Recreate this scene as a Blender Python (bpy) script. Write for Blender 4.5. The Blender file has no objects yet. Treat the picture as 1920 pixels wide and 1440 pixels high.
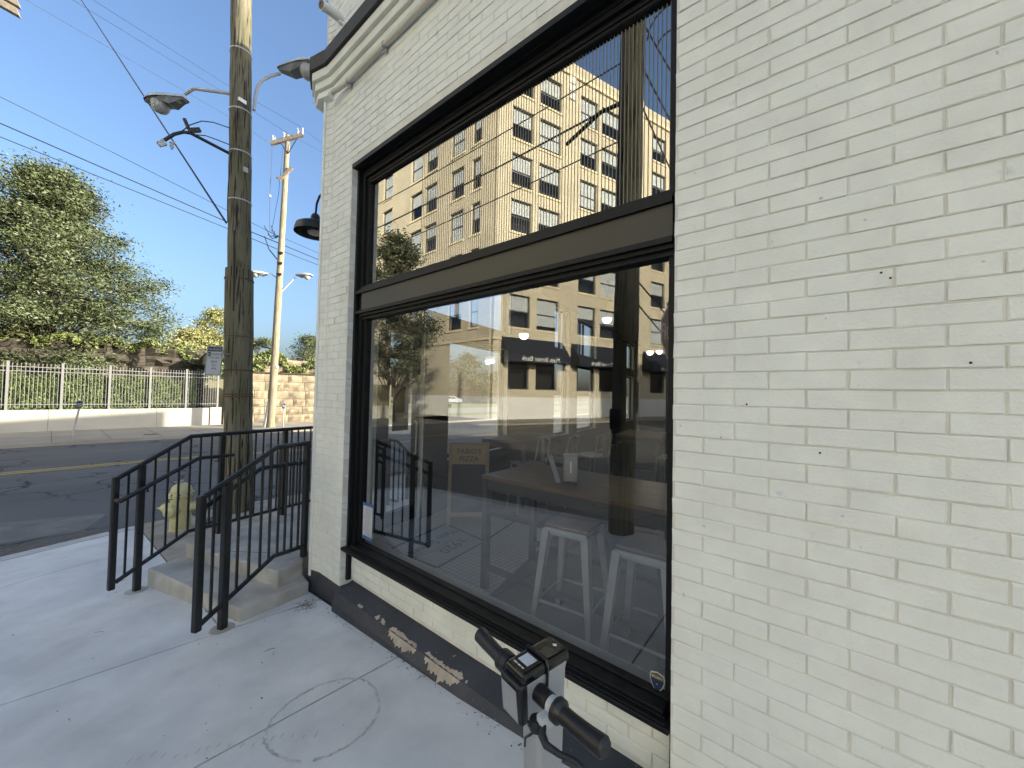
import bpy, math, random
import numpy as np
from mathutils import Vector, Matrix
R = math.radians
random.seed(7)
rng = np.random.default_rng(7)
scene = bpy.context.scene
COL = scene.collection

# ------------------------------------------------------------------ camera
def v3(*a): return Vector(a)
YAW, PITCH, ROLL = math.atan2(866, 721), R(1.5), R(1.15)
EYE = v3(-1.6, 0, 1.75)
f0 = v3(math.sin(YAW), math.cos(YAW), 0); r0 = v3(math.cos(YAW), -math.sin(YAW), 0); u0 = v3(0, 0, 1)
fw = f0 * math.cos(PITCH) + u0 * math.sin(PITCH); up1 = u0 * math.cos(PITCH) - f0 * math.sin(PITCH)
rt = r0 * math.cos(ROLL) + up1 * math.sin(ROLL); upv = up1 * math.cos(ROLL) - r0 * math.sin(ROLL)
cam = bpy.data.cameras.new("camera"); cam.sensor_width = 36; cam.lens = 36 * 721 / 1920
cam.clip_start = 0.05; cam.clip_end = 6000
co = bpy.data.objects.new("camera", cam); COL.objects.link(co)
m = Matrix((rt, upv, -fw)).transposed().to_4x4(); m.translation = EYE
co.matrix_world = m; scene.camera = co

# ------------------------------------------------------------------ sky and sun
SUN_AZ, SUN_EL = R(142), R(18)
w = bpy.data.worlds.new("World"); scene.world = w; w.use_nodes = True
nt = w.node_tree; bg = nt.nodes["Background"]
sky = nt.nodes.new("ShaderNodeTexSky"); sky.sky_type = 'NISHITA'; sky.sun_disc = False
sky.sun_elevation = SUN_EL; sky.sun_rotation = SUN_AZ
sky.air_density = 1.0; sky.dust_density = 5.0; sky.ozone_density = 3.6
nt.links.new(sky.outputs[0], bg.inputs[0]); bg.inputs[1].default_value = 0.105
sd = v3(math.sin(SUN_AZ) * math.cos(SUN_EL), math.cos(SUN_AZ) * math.cos(SUN_EL), math.sin(SUN_EL))
sl = bpy.data.lights.new("sun", 'SUN'); sl.energy = 3.2; sl.angle = R(0.5); sl.color = (1.0, 0.92, 0.755)
so = bpy.data.objects.new("sun", sl); COL.objects.link(so); so.location = (10, -10, 30)
so.rotation_euler = sd.to_track_quat('Z', 'Y').to_euler()
scene.view_settings.view_transform = 'Standard'; scene.view_settings.look = 'None'
scene.view_settings.exposure = 1.85; scene.view_settings.gamma = 1.0
scene.view_settings.use_curve_mapping = False
scene.render.engine = 'CYCLES'
scene.cycles.max_bounces = 10; scene.cycles.transparent_max_bounces = 24
scene.cycles.caustics_reflective = False; scene.cycles.caustics_refractive = False
scene.cycles.sample_clamp_indirect = 4.0

# ------------------------------------------------------------------ materials
MATS = {}
def mat(name, color, rough=0.7, metal=0.0, var=0.0, scale=8.0, bump=0.0, bscale=60.0, spec=0.5,
        color2=None, c2scale=3.0, c2lo=0.5, c2hi=0.65, smudge=None, speck=0.0, speckcol=(0.02, 0.02, 0.02), speckscale=90, stretch=None):
    if name in MATS: return MATS[name]
    M = bpy.data.materials.new(name); M.use_nodes = True; t = M.node_tree; N = t.nodes; L = t.links
    b = N["Principled BSDF"]; b.inputs["Roughness"].default_value = rough; b.inputs["Metallic"].default_value = metal
    b.inputs["Specular IOR Level"].default_value = spec
    tc = N.new("ShaderNodeNewGeometry"); vec = tc.outputs["Position"]
    if stretch:
        mp = N.new("ShaderNodeMapping"); mp.inputs["Scale"].default_value = stretch; L.new(vec, mp.inputs[0]); vec = mp.outputs[0]
    col = None
    def rgb(c):
        n = N.new("ShaderNodeRGB"); n.outputs[0].default_value = (*c, 1); return n.outputs[0]
    def mix(f, a, bb, mode='MIX'):
        n = N.new("ShaderNodeMix"); n.data_type = 'RGBA'; n.blend_type = mode
        if isinstance(f, float): n.inputs[0].default_value = f
        else: L.new(f, n.inputs[0])
        L.new(a, n.inputs[6]); L.new(bb, n.inputs[7]); return n.outputs[2]
    def noise(s, det=6, rg=0.6):
        n = N.new("ShaderNodeTexNoise"); n.inputs["Scale"].default_value = s; n.inputs["Detail"].default_value = det
        n.inputs["Roughness"].default_value = rg; L.new(vec, n.inputs["Vector"]); return n.outputs["Fac"]
    def ramp(x, lo, hi, a=0.0, bb=1.0):
        n = N.new("ShaderNodeMapRange"); n.inputs[1].default_value = lo; n.inputs[2].default_value = hi
        n.inputs[3].default_value = a; n.inputs[4].default_value = bb; L.new(x, n.inputs[0]); return n.outputs[0]
    col = rgb(color)
    if color2: col = mix(ramp(noise(c2scale), c2lo, c2hi), col, rgb(color2))
    if var:
        n = ramp(noise(scale), 0.3, 0.7, 1 - var, 1 + var)
        h = N.new("ShaderNodeHueSaturation"); L.new(n, h.inputs["Value"]); L.new(col, h.inputs["Color"]); col = h.outputs[0]
    if smudge: col = mix(ramp(noise(smudge[1], 5, 0.65), smudge[2], smudge[2] + 0.07, 0.0, 0.75), col, rgb(smudge[0]))
    if speck:
        col = mix(ramp(noise(speckscale, 3, 0.7), 0.74 - speck * 0.12, 0.76 - speck * 0.12 + 0.02), col, rgb(speckcol))
    L.new(col, b.inputs["Base Color"])
    if bump:
        bn = N.new("ShaderNodeBump"); bn.inputs["Strength"].default_value = min(1, bump); bn.inputs["Distance"].default_value = 0.004 * max(1, bump)
        L.new(noise(bscale, 4), bn.inputs["Height"]); L.new(bn.outputs[0], b.inputs["Normal"])
    MATS[name] = M; return M

def emit(name, color, strength):
    M = bpy.data.materials.new(name); M.use_nodes = True; t = M.node_tree
    b = t.nodes["Principled BSDF"]; b.inputs["Base Color"].default_value = (*color, 1)
    b.inputs["Emission Color"].default_value = (*color, 1); b.inputs["Emission Strength"].default_value = strength
    MATS[name] = M; return M

def glass(name, r0, r90=0.9, tint=(0.9, 0.93, 0.94), gcol=(1, 1, 1), rough=0.0, wav=0.0):
    """thin pane: part of the light is mirrored (more at grazing angles), the rest goes straight through"""
    M = bpy.data.materials.new(name); M.use_nodes = True; t = M.node_tree; N = t.nodes; L = t.links
    for n in list(N):
        if n.type != 'OUTPUT_MATERIAL': N.remove(n)
    out = [n for n in N if n.type == 'OUTPUT_MATERIAL'][0]
    tr = N.new("ShaderNodeBsdfTransparent"); tr.inputs[0].default_value = (*tint, 1)
    gl = N.new("ShaderNodeBsdfGlossy"); gl.inputs["Color"].default_value = (*gcol, 1); gl.inputs["Roughness"].default_value = rough
    lw = N.new("ShaderNodeLayerWeight"); lw.inputs[0].default_value = 0.5
    pw = N.new("ShaderNodeMath"); pw.operation = 'POWER'; pw.inputs[1].default_value = 3.5; L.new(lw.outputs["Facing"], pw.inputs[0])
    mr = N.new("ShaderNodeMapRange"); mr.inputs[3].default_value = r0; mr.inputs[4].default_value = r90; L.new(pw.outputs[0], mr.inputs[0])
    mx = N.new("ShaderNodeMixShader"); L.new(mr.outputs[0], mx.inputs[0]); L.new(tr.outputs[0], mx.inputs[1]); L.new(gl.outputs[0], mx.inputs[2])
    if wav:
        tc = N.new("ShaderNodeTexCoord"); no = N.new("ShaderNodeTexNoise"); no.inputs["Scale"].default_value = 1.6; no.inputs["Detail"].default_value = 1
        L.new(tc.outputs["Object"], no.inputs["Vector"]); bp = N.new("ShaderNodeBump"); bp.inputs["Strength"].default_value = wav; bp.inputs["Distance"].default_value = 0.02
        L.new(no.outputs["Fac"], bp.inputs["Height"]); L.new(bp.outputs[0], gl.inputs["Normal"])
    L.new(mx.outputs[0], out.inputs[0]); MATS[name] = M; return M

CREAM = mat("cream_paint", (0.755, 0.77, 0.695), 0.55, var=0.06, scale=4.5, bump=0.5, bscale=110, color2=(0.69, 0.695, 0.625), c2scale=2.6, c2lo=0.50, c2hi=0.80, smudge=((0.50, 0.51, 0.50), 6.5, 0.665), speck=0.30, speckcol=(0.42, 0.40, 0.35), speckscale=21)
MORTAR = mat("painted_mortar", (0.665, 0.65, 0.565), 0.7, var=0.1, scale=9, bump=0.5, bscale=90)
BLACK = mat("black_gloss_paint", (0.006, 0.0065, 0.007), 0.5, var=0.2, scale=5, bump=0.1, bscale=40, spec=0.28)
OLIVE = mat("dark_olive_panel", (0.036, 0.034, 0.022), 0.45, var=0.08, scale=2)
RAILM = mat("black_rail_paint", (0.0075, 0.009, 0.0105), 0.38, bump=0.12, bscale=150)
CAPM = mat("charcoal_cap_metal", (0.018, 0.019, 0.02), 0.6, var=0.15, scale=3)
BASEM = mat("charcoal_masonry_paint", (0.034, 0.038, 0.046), 0.62, var=0.3, scale=3, bump=0.6, bscale=45, speck=0.55, speckcol=(0.30, 0.27, 0.22), speckscale=85)
CHIP = mat("bare_render", (0.40, 0.35, 0.27), 0.9, var=0.2, scale=12, bump=0.8, bscale=60)
SLAB = mat("new_concrete", (0.70, 0.705, 0.68), 0.85, var=0.14, scale=2.3, bump=0.35, bscale=170, color2=(0.60, 0.61, 0.605), c2scale=0.9, c2lo=0.40, c2hi=0.66, speck=0.35, speckcol=(0.45, 0.45, 0.44), speckscale=60)
JOINT = mat("joint_grit", (0.11, 0.10, 0.085), 0.95, var=0.4, scale=14)
OLDC = mat("old_brown_concrete", (0.38, 0.345, 0.285), 0.92, var=0.16, scale=3, bump=0.7, bscale=90, color2=(0.27, 0.245, 0.205), c2scale=2.0, speck=0.2)
STEP = mat("weathered_step_concrete", (0.45, 0.44, 0.40), 0.88, var=0.14, scale=3.5, bump=0.5, bscale=110, color2=(0.29, 0.28, 0.25), c2scale=2.6, c2lo=.42, c2hi=.7, speck=.3, speckcol=(.24, .22, .19), speckscale=45)
FARC = mat("pale_wall_concrete", (0.37, 0.36, 0.315), 0.9, var=0.08, scale=0.7, bump=0.3, bscale=30)
FARWALK = mat("tan_sidewalk_concrete", (0.29, 0.265, 0.215), 0.9, var=0.12, scale=0.9, bump=0.3, bscale=30)
ROADY = mat("yellow_road_paint", (0.50, 0.36, 0.07), 0.8, var=0.2, scale=8)
STONE = mat("buff_sandstone", (0.27, 0.222, 0.15), 0.92, var=0.42, scale=1.7, bump=1.0, bscale=9, color2=(0.20, 0.17, 0.125), c2scale=1.1, c2lo=0.52, c2hi=0.75)
STONEG = mat("stone_joint_dark", (0.10, 0.085, 0.06), 0.95)
DKSTONE = mat("shade_darkened_sandstone", (0.065, 0.055, 0.042), 0.95, var=0.4, scale=1.3, bump=1.0, bscale=6)  # shade of the big tree is put into this dark stone colour
FENCEM = mat("grey_fence_steel", (0.20, 0.20, 0.192), 0.5, var=0.05)
HEDGE = mat("hedge_leaf", (0.13, 0.172, 0.058), 0.6, var=0.5, scale=2.5)
LEAF = mat("tree_leaf", (0.083, 0.104, 0.042), 0.55, var=0.55, scale=0.9)
LEAFB = mat("pale_tree_leaf", (0.27, 0.27, 0.10), 0.6, var=0.3, scale=0.8)
LEAFD = mat("dark_tree_leaf", (0.045, 0.052, 0.024), 0.6, var=0.4, scale=0.6)
IVY = mat("ivy_leaf", (0.16, 0.19, 0.06), 0.6, var=0.45, scale=1.2)
BARK = mat("bark", (0.085, 0.07, 0.055), 0.95, var=0.3, scale=6, bump=0.8, bscale=20)
GALV = mat("galvanised_steel", (0.42, 0.43, 0.43), 0.4, metal=0.75, var=0.1, scale=4)
LAMPG = mat("lamp_grey_paint", (0.50, 0.52, 0.51), 0.45, var=0.06)
DARKM = mat("dark_metal", (0.03, 0.032, 0.035), 0.5, metal=0.4)
METERM = mat("meter_grey", (0.14, 0.16, 0.19), 0.5, metal=0.3, var=0.1)
WOODD = mat("weathered_crossarm", (0.22, 0.19, 0.15), 0.9, var=0.3, scale=6)
CERAM = mat("grey_ceramic", (0.55, 0.57, 0.60), 0.25)
WIREM = mat("black_cable", (0.012, 0.013, 0.016), 0.6)
WHITE = mat("white_paint", (0.78, 0.78, 0.75), 0.5)
BLACKT = mat("black_lettering", (0.01, 0.01, 0.01), 0.6)
HYD = mat("faded_yellow_hydrant_paint", (0.54, 0.50, 0.26), 0.5, var=0.12, scale=7, bump=0.35, bscale=30, speck=0.35, speckcol=(0.08, 0.06, 0.035), speckscale=22)
RUST = mat("rusty_iron", (0.10, 0.07, 0.045), 0.8, var=0.3)
LENS = glass("clear_lens", 0.12, 0.9, (0.80, 0.82, 0.82))
BLACKP = mat("black_plastic", (0.009, 0.009, 0.010), 0.36, bump=0.15, bscale=300)
GLOSSB = mat("gloss_black_plastic", (0.006, 0.006, 0.006), 0.10)
SILV = mat("satin_silver_paint", (0.37, 0.38, 0.385), 0.42, metal=0.35, var=0.04, speck=0.1)
STOOL = mat("brushed_steel", (0.27, 0.28, 0.285), 0.42, metal=0.2, var=0.1)
TABLEW = mat("walnut_tabletop", (0.105, 0.063, 0.032), 0.38, var=0.35, scale=3, stretch=(12, 1.2, 8))
TILE = mat("white_mosaic_tile", (0.46, 0.46, 0.43), 0.4)
DARKFL = mat("dark_interior_floor", (0.045, 0.047, 0.052), 0.6, var=0.2, scale=2)
INTW = mat("dark_interior_wall", (0.045, 0.046, 0.05), 0.8)
INTC = mat("pale_interior_trim", (0.30, 0.28, 0.24), 0.7)
BANKB = None
NAVY = mat("navy_awning_canvas", (0.010, 0.013, 0.022), 0.7)
BANKT = mat("cream_stone_trim", (0.62, 0.55, 0.38), 0.8, var=0.06, scale=1)
BANKWH = mat("white_painted_base", (0.66, 0.66, 0.62), 0.7, var=0.05, scale=0.6)
BLINDW = mat("white_blind", (0.78, 0.78, 0.75), 0.7)
SASH = mat("dark_sash", (0.05, 0.05, 0.05), 0.5)
LAWN = mat("lawn_grass", (0.16, 0.19, 0.05), 0.9, var=0.3, scale=0.6)
DIRT = mat("far_ground", (0.17, 0.16, 0.10), 0.95, var=0.3, scale=0.05)
CARW = mat("white_car_paint", (0.75, 0.76, 0.78), 0.2)
TYRE = mat("tyre_rubber", (0.02, 0.02, 0.02), 0.8)
CARGL = mat("dark_car_glass", (0.02, 0.025, 0.03), 0.08)
RED = mat("stop_sign_red", (0.10, 0.018, 0.016), 0.4)
PAPER = mat("white_paper", (0.52, 0.54, 0.56), 0.8)
TAPE = mat("blue_tape", (0.06, 0.13, 0.33), 0.6)
TANB = mat("tan_board", (0.30, 0.215, 0.11), 0.6, var=0.1)
CHALK = mat("chalkboard", (0.025, 0.027, 0.03), 0.7)
MATB = mat("brown_coir_mat", (0.16, 0.09, 0.028), 0.95, var=0.2, scale=30)

def brick_mat(name, c1, c2, mort, scale, bw, rh):
    M = bpy.data.materials.new(name); M.use_nodes = True; t = M.node_tree; N = t.nodes; L = t.links; b = N["Principled BSDF"]
    tc = N.new("ShaderNodeTexCoord"); sp = N.new("ShaderNodeSeparateXYZ"); cb = N.new("ShaderNodeCombineXYZ")
    L.new(tc.outputs["Object"], sp.inputs[0]); ad = N.new("ShaderNodeMath"); ad.operation = 'ADD'
    L.new(sp.outputs[0], ad.inputs[0]); L.new(sp.outputs[1], ad.inputs[1])
    L.new(ad.outputs[0], cb.inputs[0]); L.new(sp.outputs[2], cb.inputs[1])
    bt = N.new("ShaderNodeTexBrick"); L.new(cb.outputs[0], bt.inputs["Vector"])
    bt.inputs["Color1"].default_value = (*c1, 1); bt.inputs["Color2"].default_value = (*c2, 1); bt.inputs["Mortar"].default_value = (*mort, 1)
    bt.inputs["Scale"].default_value = scale; bt.inputs["Brick Width"].default_value = bw; bt.inputs["Row Height"].default_value = rh
    bt.inputs["Mortar Size"].default_value = 0.02; bt.inputs["Mortar Smooth"].default_value = 0.3
    no = N.new("ShaderNodeTexNoise"); no.inputs["Scale"].default_value = 0.35; no.inputs["Detail"].default_value = 5; L.new(tc.outputs["Object"], no.inputs["Vector"])
    mr = N.new("ShaderNodeMapRange"); mr.inputs[1].default_value = 0.3; mr.inputs[2].default_value = 0.7; mr.inputs[3].default_value = 0.88; mr.inputs[4].default_value = 1.1
    L.new(no.outputs["Fac"], mr.inputs[0]); h = N.new("ShaderNodeHueSaturation"); L.new(mr.outputs[0], h.inputs["Value"]); L.new(bt.outputs["Color"], h.inputs["Color"])
    L.new(h.outputs[0], b.inputs["Base Color"]); b.inputs["Roughness"].default_value = 0.9
    MATS[name] = M; return M
BANKB = brick_mat("buff_bank_brick", (0.56, 0.51, 0.385), (0.51, 0.465, 0.345), (0.34, 0.305, 0.225), 1.0, 0.44, 0.15)

def road_mat():
    M = bpy.data.materials.new("worn_asphalt"); M.use_nodes = True; t = M.node_tree; N = t.nodes; L = t.links; b = N["Principled BSDF"]
    tc = N.new("ShaderNodeTexCoord"); V = tc.outputs["Object"]
    def noise(s, d=6, vec=V):
        n = N.new("ShaderNodeTexNoise"); n.inputs["Scale"].default_value = s; n.inputs["Detail"].default_value = d; L.new(vec, n.inputs["Vector"]); return n
    def mr(x, a, bb, c, d):
        n = N.new("ShaderNodeMapRange"); [n.inputs[i + 1].__setattr__('default_value', q) for i, q in enumerate((a, bb, c, d))]; L.new(x, n.inputs[0]); return n.outputs[0]
    def mix(f, a, bb):
        n = N.new("ShaderNodeMix"); n.data_type = 'RGBA'; L.new(f, n.inputs[0])
        for i, q in ((6, a), (7, bb)):
            if isinstance(q, tuple): n.inputs[i].default_value = (*q, 1)
            else: L.new(q, n.inputs[i])
        return n.outputs[2]
    mp = N.new("ShaderNodeMapping"); mp.inputs["Scale"].default_value = (0.12, 1.0, 1); L.new(V, mp.inputs[0])
    base = mix(mr(noise(0.7, 4, mp.outputs[0]).outputs[0], 0.35, 0.7, 0, 1), (0.078, 0.078, 0.079), (0.115, 0.113, 0.108))
    base = mix(mr(noise(0.25, 3).outputs[0], 0.52, 0.62, 0, 0.6), base, (0.15, 0.145, 0.13))
    g = mr(noise(70, 3).outputs[0], 0.35, 0.65, 0.0, 0.35); base = mix(g, base, (0.17, 0.168, 0.16))
    wob = noise(1.3, 4); av = N.new("ShaderNodeVectorMath"); av.operation = 'ADD'; sc = N.new("ShaderNodeVectorMath"); sc.operation = 'SCALE'; sc.inputs[3].default_value = 1.1
    L.new(wob.outputs["Color"], sc.inputs[0]); L.new(V, av.inputs[0]); L.new(sc.outputs[0], av.inputs[1])
    vo = N.new("ShaderNodeTexVoronoi"); vo.feature = 'DISTANCE_TO_EDGE'; vo.inputs["Scale"].default_value = 0.75; L.new(av.outputs[0], vo.inputs["Vector"])
    ck = mr(vo.outputs["Distance"], 0.008, 0.028, 1, 0); msk = mr(noise(0.3, 2).outputs[0], 0.42, 0.52, 0, 1)
    mm = N.new("ShaderNodeMath"); mm.operation = 'MULTIPLY'; L.new(ck, mm.inputs[0]); L.new(msk, mm.inputs[1])
    base = mix(mm.outputs[0], base, (0.015, 0.015, 0.015))
    L.new(base, b.inputs["Base Color"]); b.inputs["Roughness"].default_value = 0.85
    bp = N.new("ShaderNodeBump"); bp.inputs["Strength"].default_value = 0.5; bp.inputs["Distance"].default_value = 0.006; L.new(noise(90, 3).outputs[0], bp.inputs["Height"]); L.new(bp.outputs[0], b.inputs["Normal"])
    MATS["worn_asphalt"] = M; return M
ROAD = road_mat()

def pole_mat(name, c1, c2, cdark):
    M = bpy.data.materials.new(name); M.use_nodes = True; t = M.node_tree; N = t.nodes; L = t.links; b = N["Principled BSDF"]
    tc = N.new("ShaderNodeTexCoord"); V = tc.outputs["Object"]
    def nz(sc, sx, d=5):
        mp = N.new("ShaderNodeMapping"); mp.inputs["Scale"].default_value = sx; L.new(V, mp.inputs[0])
        n = N.new("ShaderNodeTexNoise"); n.inputs["Scale"].default_value = sc; n.inputs["Detail"].default_value = d; L.new(mp.outputs[0], n.inputs["Vector"]); return n.outputs["Fac"]
    def mix(x, lo, hi, a, bb):
        r = N.new("ShaderNodeMapRange"); r.inputs[1].default_value = lo; r.inputs[2].default_value = hi; L.new(x, r.inputs[0])
        n = N.new("ShaderNodeMix"); n.data_type = 'RGBA'; L.new(r.outputs[0], n.inputs[0])
        for i, q in ((6, a), (7, bb)):
            if isinstance(q, tuple): n.inputs[i].default_value = (*q, 1)
            else: L.new(q, n.inputs[i])
        return n.outputs[2]
    c = mix(nz(2.0, (3, 3, 0.5)), 0.4, 0.62, c1, c2)
    c = mix(nz(5.0, (9, 9, 0.35), 10), 0.55, 0.61, c, cdark)
    c = mix(nz(1.3, (2.0, 2.0, 0.9), 3), 0.6, 0.72, c, cdark)
    L.new(c, b.inputs["Base Color"]); b.inputs["Roughness"].default_value = 0.92
    bp = N.new("ShaderNodeBump"); bp.inputs["Strength"].default_value = 1.0; bp.inputs["Distance"].default_value = 0.02; L.new(nz(3.0, (9, 9, 0.5), 8), bp.inputs["Height"]); L.new(bp.outputs[0], b.inputs["Normal"])
    MATS[name] = M; return M
POLEW = pole_mat("mossy_old_pole_wood", (0.20, 0.18, 0.125), (0.14, 0.13, 0.072), (0.022, 0.018, 0.012))
POLEB = pole_mat("pale_pole_wood", (0.33, 0.285, 0.20), (0.28, 0.235, 0.155), (0.19, 0.15, 0.10))

# ------------------------------------------------------------------ mesh helpers
WL = {}
class MB:
    def __init__(s): s.v = []; s.f = []
    def add(s, vs, fs):
        o = len(s.v); s.v.extend([tuple(p) for p in vs]); s.f.extend([tuple(i + o for i in f) for f in fs]); return s
    def box(s, x0, x1, y0, y1, z0, z1):
        return s.add([(x0, y0, z0), (x1, y0, z0), (x1, y1, z0), (x0, y1, z0), (x0, y0, z1), (x1, y0, z1), (x1, y1, z1), (x0, y1, z1)],
                     [(0, 3, 2, 1), (4, 5, 6, 7), (0, 1, 5, 4), (1, 2, 6, 5), (2, 3, 7, 6), (3, 0, 4, 7)])
    def obox(s, c, ax, ay, az, hx, hy, hz):
        c = Vector(c); ax = Vector(ax).normalized() * hx; ay = Vector(ay).normalized() * hy; az = Vector(az).normalized() * hz
        vs = [c + ax * i + ay * j + az * k for k in (-1, 1) for i, j in ((-1, -1), (1, -1), (1, 1), (-1, 1))]
        return s.add(vs, [(0, 3, 2, 1), (4, 5, 6, 7), (0, 1, 5, 4), (1, 2, 6, 5), (2, 3, 7, 6), (3, 0, 4, 7)])
    def prism(s, poly, ext):
        """poly: list of 3d points; ext: extrusion vector"""
        n = len(poly); e = Vector(ext); a = [Vector(p) for p in poly]; bb = [p + e for p in a]
        nrm = Vector((0, 0, 0))
        for i in range(n): nrm += a[i].cross(a[(i + 1) % n])
        flip = nrm.dot(e) > 0
        f = [tuple(range(n)), tuple(range(2 * n - 1, n - 1, -1))] + [(i, n + i, n + (i + 1) % n, (i + 1) % n) for i in range(n)]
        if flip: f = [tuple(reversed(q)) for q in f]
        return s.add(a + bb, f)
    def tube(s, path, r, n=8, cap=True):
        P = [Vector(p) for p in path]; k = len(P); rs = r if isinstance(r, (list, tuple)) else [r] * k
        T = []
        for i in range(k):
            a = (P[i] - P[i - 1]).normalized() if i else None; bb = (P[i + 1] - P[i]).normalized() if i < k - 1 else None
            T.append((a or bb) if (a is None or bb is None) else (a + bb).normalized())
        ref = Vector((0, 0, 1)) if abs(T[0].z) < 0.9 else Vector((1, 0, 0))
        X = T[0].cross(ref).normalized(); vs = []
        for i in range(k):
            X = (X - T[i] * X.dot(T[i])).normalized(); Y = T[i].cross(X)
            mit = 1.0
            if 0 < i < k - 1:
                c = T[i].dot((P[i + 1] - P[i]).normalized()); mit = 1 / max(c, 0.5)
            for j in range(n):
                an = 2 * math.pi * (j + 0.5) / n
                vs.append(P[i] + (X * math.cos(an) + Y * math.sin(an)) * rs[i] * (mit ** 0.5 if mit > 1 else 1))
        f = [(i * n + j, i * n + (j + 1) % n, (i + 1) * n + (j + 1) % n, (i + 1) * n + j) for i in range(k - 1) for j in range(n)]
        if cap: f += [tuple(reversed(range(n))), tuple(range((k - 1) * n, k * n))]
        return s.add(vs, f)
    def lathe(s, prof, o, axis=(0, 0, 1), n=20, cap=True):
        A = Vector(axis).normalized(); ref = Vector((0, 0, 1)) if abs(A.z) < 0.9 else Vector((1, 0, 0))
        X = A.cross(ref).normalized(); Y = A.cross(X); o = Vector(o); vs = []
        for r, h in prof:
            for j in range(n):
                an = 2 * math.pi * j / n; vs.append(o + A * h + (X * math.cos(an) + Y * math.sin(an)) * r)
        k = len(prof)
        f = [(i * n + j, i * n + (j + 1) % n, (i + 1) * n + (j + 1) % n, (i + 1) * n + j) for i in range(k - 1) for j in range(n)]
        if cap: f += [tuple(reversed(range(n))), tuple(range((k - 1) * n, k * n))]
        return s.add(vs, f)
    def quad(s, a, b, c, d): return s.add([a, b, c, d], [(0, 1, 2, 3)])
    def build(s, name, M, parent=None, smooth=False, loc=None, **kw):
        off = WL[parent.name] if parent is not None else Vector(loc or (0, 0, 0))
        me = bpy.data.meshes.new(name)
        me.from_pydata([(x - off.x, y - off.y, z - off.z) for x, y, z in s.v], [], s.f); me.materials.append(M)
        if smooth:
            me.polygons.foreach_set("use_smooth", [True] * len(me.polygons))
            try: me.set_sharp_from_angle(angle=R(38))
            except Exception: pass
        me.update()
        o = bpy.data.objects.new(name, me); COL.objects.link(o)
        if parent is not None: o.parent = parent; WL[o.name] = off
        else: o.location = off; WL[o.name] = Vector(off)
        for k, val in kw.items(): o[k] = val
        return o

def thing(name, label, cat, loc, group=None):
    o = bpy.data.objects.new(name, None); o.empty_display_size = 0.1; COL.objects.link(o); o.location = loc
    o["label"] = label; o["category"] = cat
    if group: o["group"] = group
    WL[o.name] = Vector(loc); return o

def tag(o, label, cat, group=None):
    o["label"] = label; o["category"] = cat
    if group: o["group"] = group
    return o

def struct(o): o["kind"] = "structure"; return o

def text(name, body, size, origin, right, up, M, parent=None, depth=0.0015, align='CENTER', loc=None, xscale=1.0, **kw):
    cu = bpy.data.curves.new("lettering_curve", 'FONT'); cu.body = body; cu.size = size; cu.align_x = align; cu.extrude = depth / 2; cu.resolution_u = 3
    tmp = bpy.data.objects.new("lettering_tmp", cu); COL.objects.link(tmp)
    dg = bpy.context.evaluated_depsgraph_get(); me = bpy.data.meshes.new_from_object(tmp.evaluated_get(dg))
    r_ = Vector(right).normalized(); u_ = Vector(up).normalized(); n_ = r_.cross(u_); o = Vector(origin)
    b = MB(); b.v = [tuple(o + r_ * (q.co.x * xscale) + u_ * q.co.y + n_ * (q.co.z + depth / 2)) for q in me.vertices]
    b.f = [tuple(p.vertices) for p in me.polygons]
    bpy.data.objects.remove(tmp); bpy.data.curves.remove(cu); bpy.data.meshes.remove(me)
    return b.build(name, M, parent, loc=loc, **kw)

def zg(x, y):                                    # sloping side pavement, level main street
    return 0.13 - 0.053 * min(y, 8.1)

# ------------------------------------------------------------------ ground, streets, pavements
S = struct
b = MB(); b.quad((-3000, -3000, -0.95), (3000, -3000, -0.95), (3000, 3000, -0.95), (-3000, 3000, -0.95)); S(b.build("ground", DIRT))
b = MB(); b.quad((-140, 8.1, -0.45), (140, 8.1, -0.45), (140, 21.6, -0.45), (-140, 21.6, -0.45)); S(b.build("main_street", ROAD))
b = MB()
ys = [8.1, 4, 0, -6, -14, -30]
for i in range(len(ys) - 1):
    y1, y0 = ys[i], ys[i + 1]
    b.quad((-13.5, y0, zg(0, y0) - 0.15), (-3.05, y0, zg(0, y0) - 0.15), (-3.05, y1, zg(0, y1) - 0.15), (-13.5, y1, zg(0, y1) - 0.15))
S(b.build("side_street", ROAD))
# strip of asphalt in front of the kerb of the main street (east of the side street)
b = MB(); b.quad((-3.05, 6.2, -0.447), (60, 6.2, -0.447), (60, 8.1, -0.447), (-3.05, 8.1, -0.447)); S(b.build("gutter", ROAD))
b = MB()
for off in (-0.13, 0.13):
    pts = [(-60, 15.6), (-2.3, 15.6), (0.6, 15.62), (4.6, 14.9), (12, 14.2), (26, 13.6), (60, 13.4)]
    for (xa, ya), (xb, yb) in zip(pts, pts[1:]):
        b.quad((xa, ya + off - 0.055, -0.446), (xb, yb + off - 0.055, -0.446), (xb, yb + off + 0.055, -0.446), (xa, ya + off + 0.055, -0.446))
S(b.build("centre_line", ROADY))

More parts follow.
